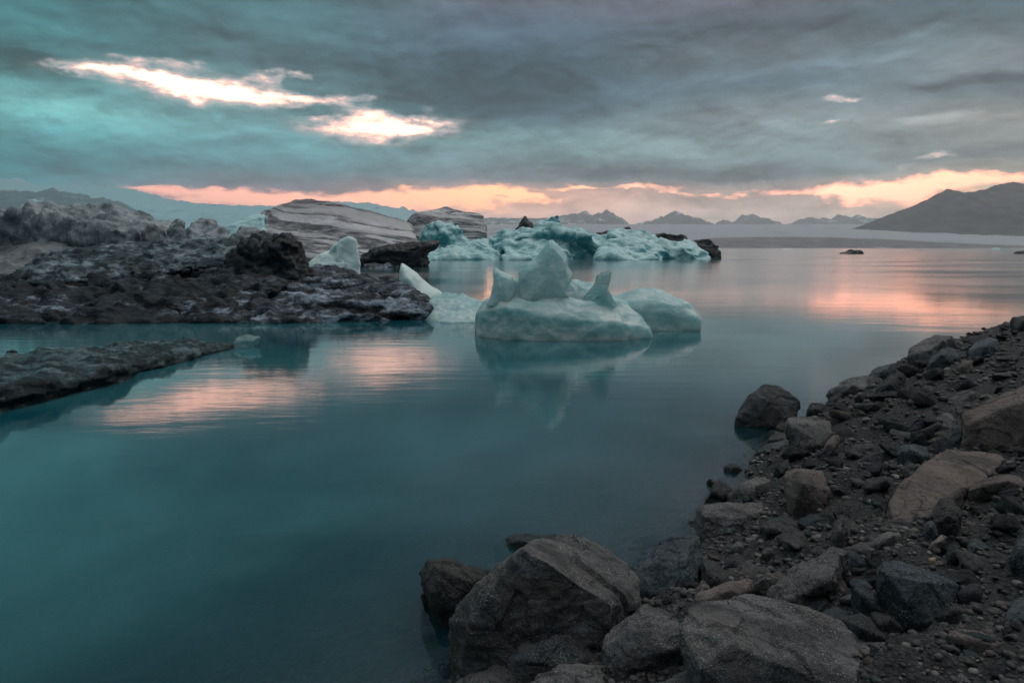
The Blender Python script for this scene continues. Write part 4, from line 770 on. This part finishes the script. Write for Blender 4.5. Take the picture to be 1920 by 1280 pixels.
# --- fist sized stones strewn over the bank: eight shapes, copied
protos = []
for i in range(8):
    a = random.Random(50 + i)
    pts = [Vector((a.uniform(-1, 1), a.uniform(-1, 1), a.uniform(-.75, .75))).normalized() * a.uniform(.7, 1.05) for _ in range(11 if i % 2 else 26)]
    pts = [Vector((p.x * a.uniform(.9, 1.25), p.y * .9, p.z * a.uniform(.55, .75))) for p in pts]
    me = remesh(None, [pts], [], .075, 'stone', 0 if i % 2 else 4, [('facet', (1.3,) * 3, .07, i), ('fbm', (1.6,) * 3, .08, i), ('cell', (4,) * 3, .04, i)])
    protos.append(me)
mats = ['granite', 'dark', 'slate', 'granite', 'brown', 'dark', 'granite', 'blue']
for me, mt in zip(protos, mats): me.materials.append(M[mt])
def ground_z(x, y): 
    p = Vector((x, y, 0)); s = float(shore_dist(np.array([x]), np.array([y]))[0]); f = min(1., max(.1, (s + 1.5) / 2.))
    return bank1(x, y) + f * (.13 * noise.fractal(p * .8, 1., 2., 3) + .075 * noise.fractal(p * 3., .9, 2.1, 5))
RXY = [(o.location.x, o.location.y, s * .5) for o, y, s in ROCKS]
a = random.Random(99); n = 0; first = None
while n < 290:
    px = a.uniform(1200, 1935); py = a.uniform(610, 1285)
    h = hit(px, py)
    s = float(shore_dist(np.array([h.x]), np.array([h.y]))[0])
    if s < -.25 or h.y > 40: continue
    if any((h.x - x) ** 2 + (h.y - y) ** 2 < (r * .75) ** 2 for x, y, r in RXY): continue
    r = min(.26, a.choice((.022, .03, .035, .045, .06, .09, .13)) * (h.y / 5) ** .55)
    o = bpy.data.objects.new('stone', a.choice(protos)); C.objects.link(o)
    o.scale = (r * a.uniform(.85, 1.35), r * a.uniform(.85, 1.2), r * a.uniform(.8, 1.1))
    o.rotation_euler = (a.uniform(-.4, .4), a.uniform(-.4, .4), a.uniform(0, 6.28))
    o.location = (h.x, h.y, ground_z(h.x, h.y) + r * .25)
    tag(o, 'small loose stone strewn over the gravel between the boulders of the bank', 'stone', 'small stones strewn over the gravel bank'); n += 1
# --- bigger half buried rocks between the traced ones
n = 0
while n < 100:
    px = a.uniform(1380, 1960); py = a.uniform(625, 1180); h = hit(px, py)
    s = float(shore_dist(np.array([h.x]), np.array([h.y]))[0])
    if s < -.1 or h.y > 34 or h.y < 4: continue
    r = a.uniform(.08, .24) * (h.y / 10) ** .45
    if any((h.x - x) ** 2 + (h.y - y) ** 2 < (q * .8 + r) ** 2 for x, y, q in RXY): continue
    RXY.append((h.x, h.y, r))
    o = bpy.data.objects.new('rock', protos[a.choice((1, 3, 5, 7, 1, 3))]); C.objects.link(o)
    o.scale = (r * a.uniform(.9, 1.6), r * a.uniform(.9, 1.3), r * a.uniform(.8, 1.2)); o.rotation_euler = (a.uniform(-.5, .5), a.uniform(-.5, .5), a.uniform(0, 6.28))
    o.location = (h.x, h.y, ground_z(h.x, h.y) + r * .15)
    tag(o, 'middling half buried rock on the gravel slope, between the big boulders', 'rock', 'half buried rocks on the gravel slope'); n += 1
# --- gravel: nobody could count it
def ico(sub):
    bm = bmesh.new(); bmesh.ops.create_icosphere(bm, subdivisions=sub, radius=1)
    v = np.array([x.co[:] for x in bm.verts]); f = np.array([[q.index for q in x.verts] for x in bm.faces]); bm.free(); return v, f
v2, f2 = ico(2)
shapes = []
for i in range(14):
    q = np.array([p * (1 + .32 * noise.noise(Vector(p) * 1.3 + Vector((i * 5., 0, 0)))) for p in v2]); q *= np.array([1, rng.uniform(.65, .95), rng.uniform(.4, .7)]); shapes.append(q)
NG = 34000
VV = []; FF = []; HH = []; off = 0
r_ = np.exp(rng.uniform(math.log(1.6), math.log(34), NG * 4)); an = np.radians(rng.uniform(-25, 62, NG * 4))
gx, gy = r_ * np.sin(an), r_ * np.cos(an); gs = shore_dist(gx, gy)
clump = np.array([noise.noise(Vector((x * 1.1, y * 1.1, 4))) for x, y in zip(gx, gy)])
ok = np.where((gs > -.35) & (clump > rng.uniform(-.75, .25, len(gx))))[0][:NG]
for j in ok:
    x, y = gx[j], gy[j]; rad = math.hypot(x, y)
    s = (.006 + .026 * rng.random() ** 2.2) * (rad / 5) ** .62
    q = shapes[rng.integers(14)] * s * rng.uniform(.8, 1.3)
    th = rng.uniform(0, 6.28); tl = rng.uniform(-.35, .35); c_, s_ = math.cos(th), math.sin(th)
    q = np.stack([q[:, 0], q[:, 1] * math.cos(tl) - q[:, 2] * math.sin(tl), q[:, 1] * math.sin(tl) + q[:, 2] * math.cos(tl)], 1)
    q = np.stack([q[:, 0] * c_ - q[:, 1] * s_, q[:, 0] * s_ + q[:, 1] * c_, q[:, 2]], 1)
    VV.append(q + np.array([x, y, ground_z(x, y) + s * .3])); FF.append(f2 + off); off += len(q); HH.append(np.full(len(q), rng.random()))
me = mesh_from('gravel', np.concatenate(VV), np.concatenate(FF))
at_ = me.attributes.new('tone', 'FLOAT', 'POINT'); at_.data.foreach_set('value', np.concatenate(HH).astype(np.float32))
def gravel_material():
    m, t, out = material('gravel_stones')
    a_ = t.new('ShaderNodeAttribute', attribute_name='tone').outputs['Fac']; v = t.new('ShaderNodeNewGeometry').outputs['Position']
    sz = t.new('ShaderNodeSeparateXYZ'); t.put(sz.inputs[0], v)
    c = t.ramp(a_, [(0, (.016, .018, .021)), (.3, (.035, .038, .042)), (.5, (.050, .047, .046)), (.68, (.075, .062, .054)), (.85, (.085, .088, .092)), (.97, (.14, .13, .125)), (1, (.24, .23, .22))])
    wetf = t.mr(sz.outputs[2], .20, .05)
    c = t.mix(wetf, c, t.mix(1., c, (.45, .47, .5), 'MULTIPLY'))
    n = t.noise(v, 90, 4, .7)
    principled(t, out, Base_Color=t.mix(t.mr(n, .3, .7, 0, .5), c, t.mix(1., c, (.6, .6, .6), 'MULTIPLY')), Roughness=t.m('SUBTRACT', .8, t.m('MULTIPLY', wetf, .4)), Normal=t.bump(n, .5, .004))
    return m
gravel = tag(link('gravel', me, gravel_material()), kind='stuff')
# ------------------------------------------------------------------ render settings
scene.render.engine = 'CYCLES'
cy = scene.cycles
cy.use_denoising = True
try: cy.denoiser = 'OPENIMAGEDENOISE'
except Exception: pass
cy.max_bounces = 8; cy.diffuse_bounces = 3; cy.glossy_bounces = 4; cy.transmission_bounces = 6; cy.transparent_max_bounces = 8; cy.volume_bounces = 1
cy.sample_clamp_indirect = 6
cy.use_adaptive_sampling = True; cy.adaptive_threshold = .015; cy.adaptive_min_samples = 8
vs = scene.view_settings
scene.display_settings.display_device = 'sRGB'
vs.view_transform = 'Standard'; vs.look = 'None'; vs.exposure = 0; vs.gamma = 1
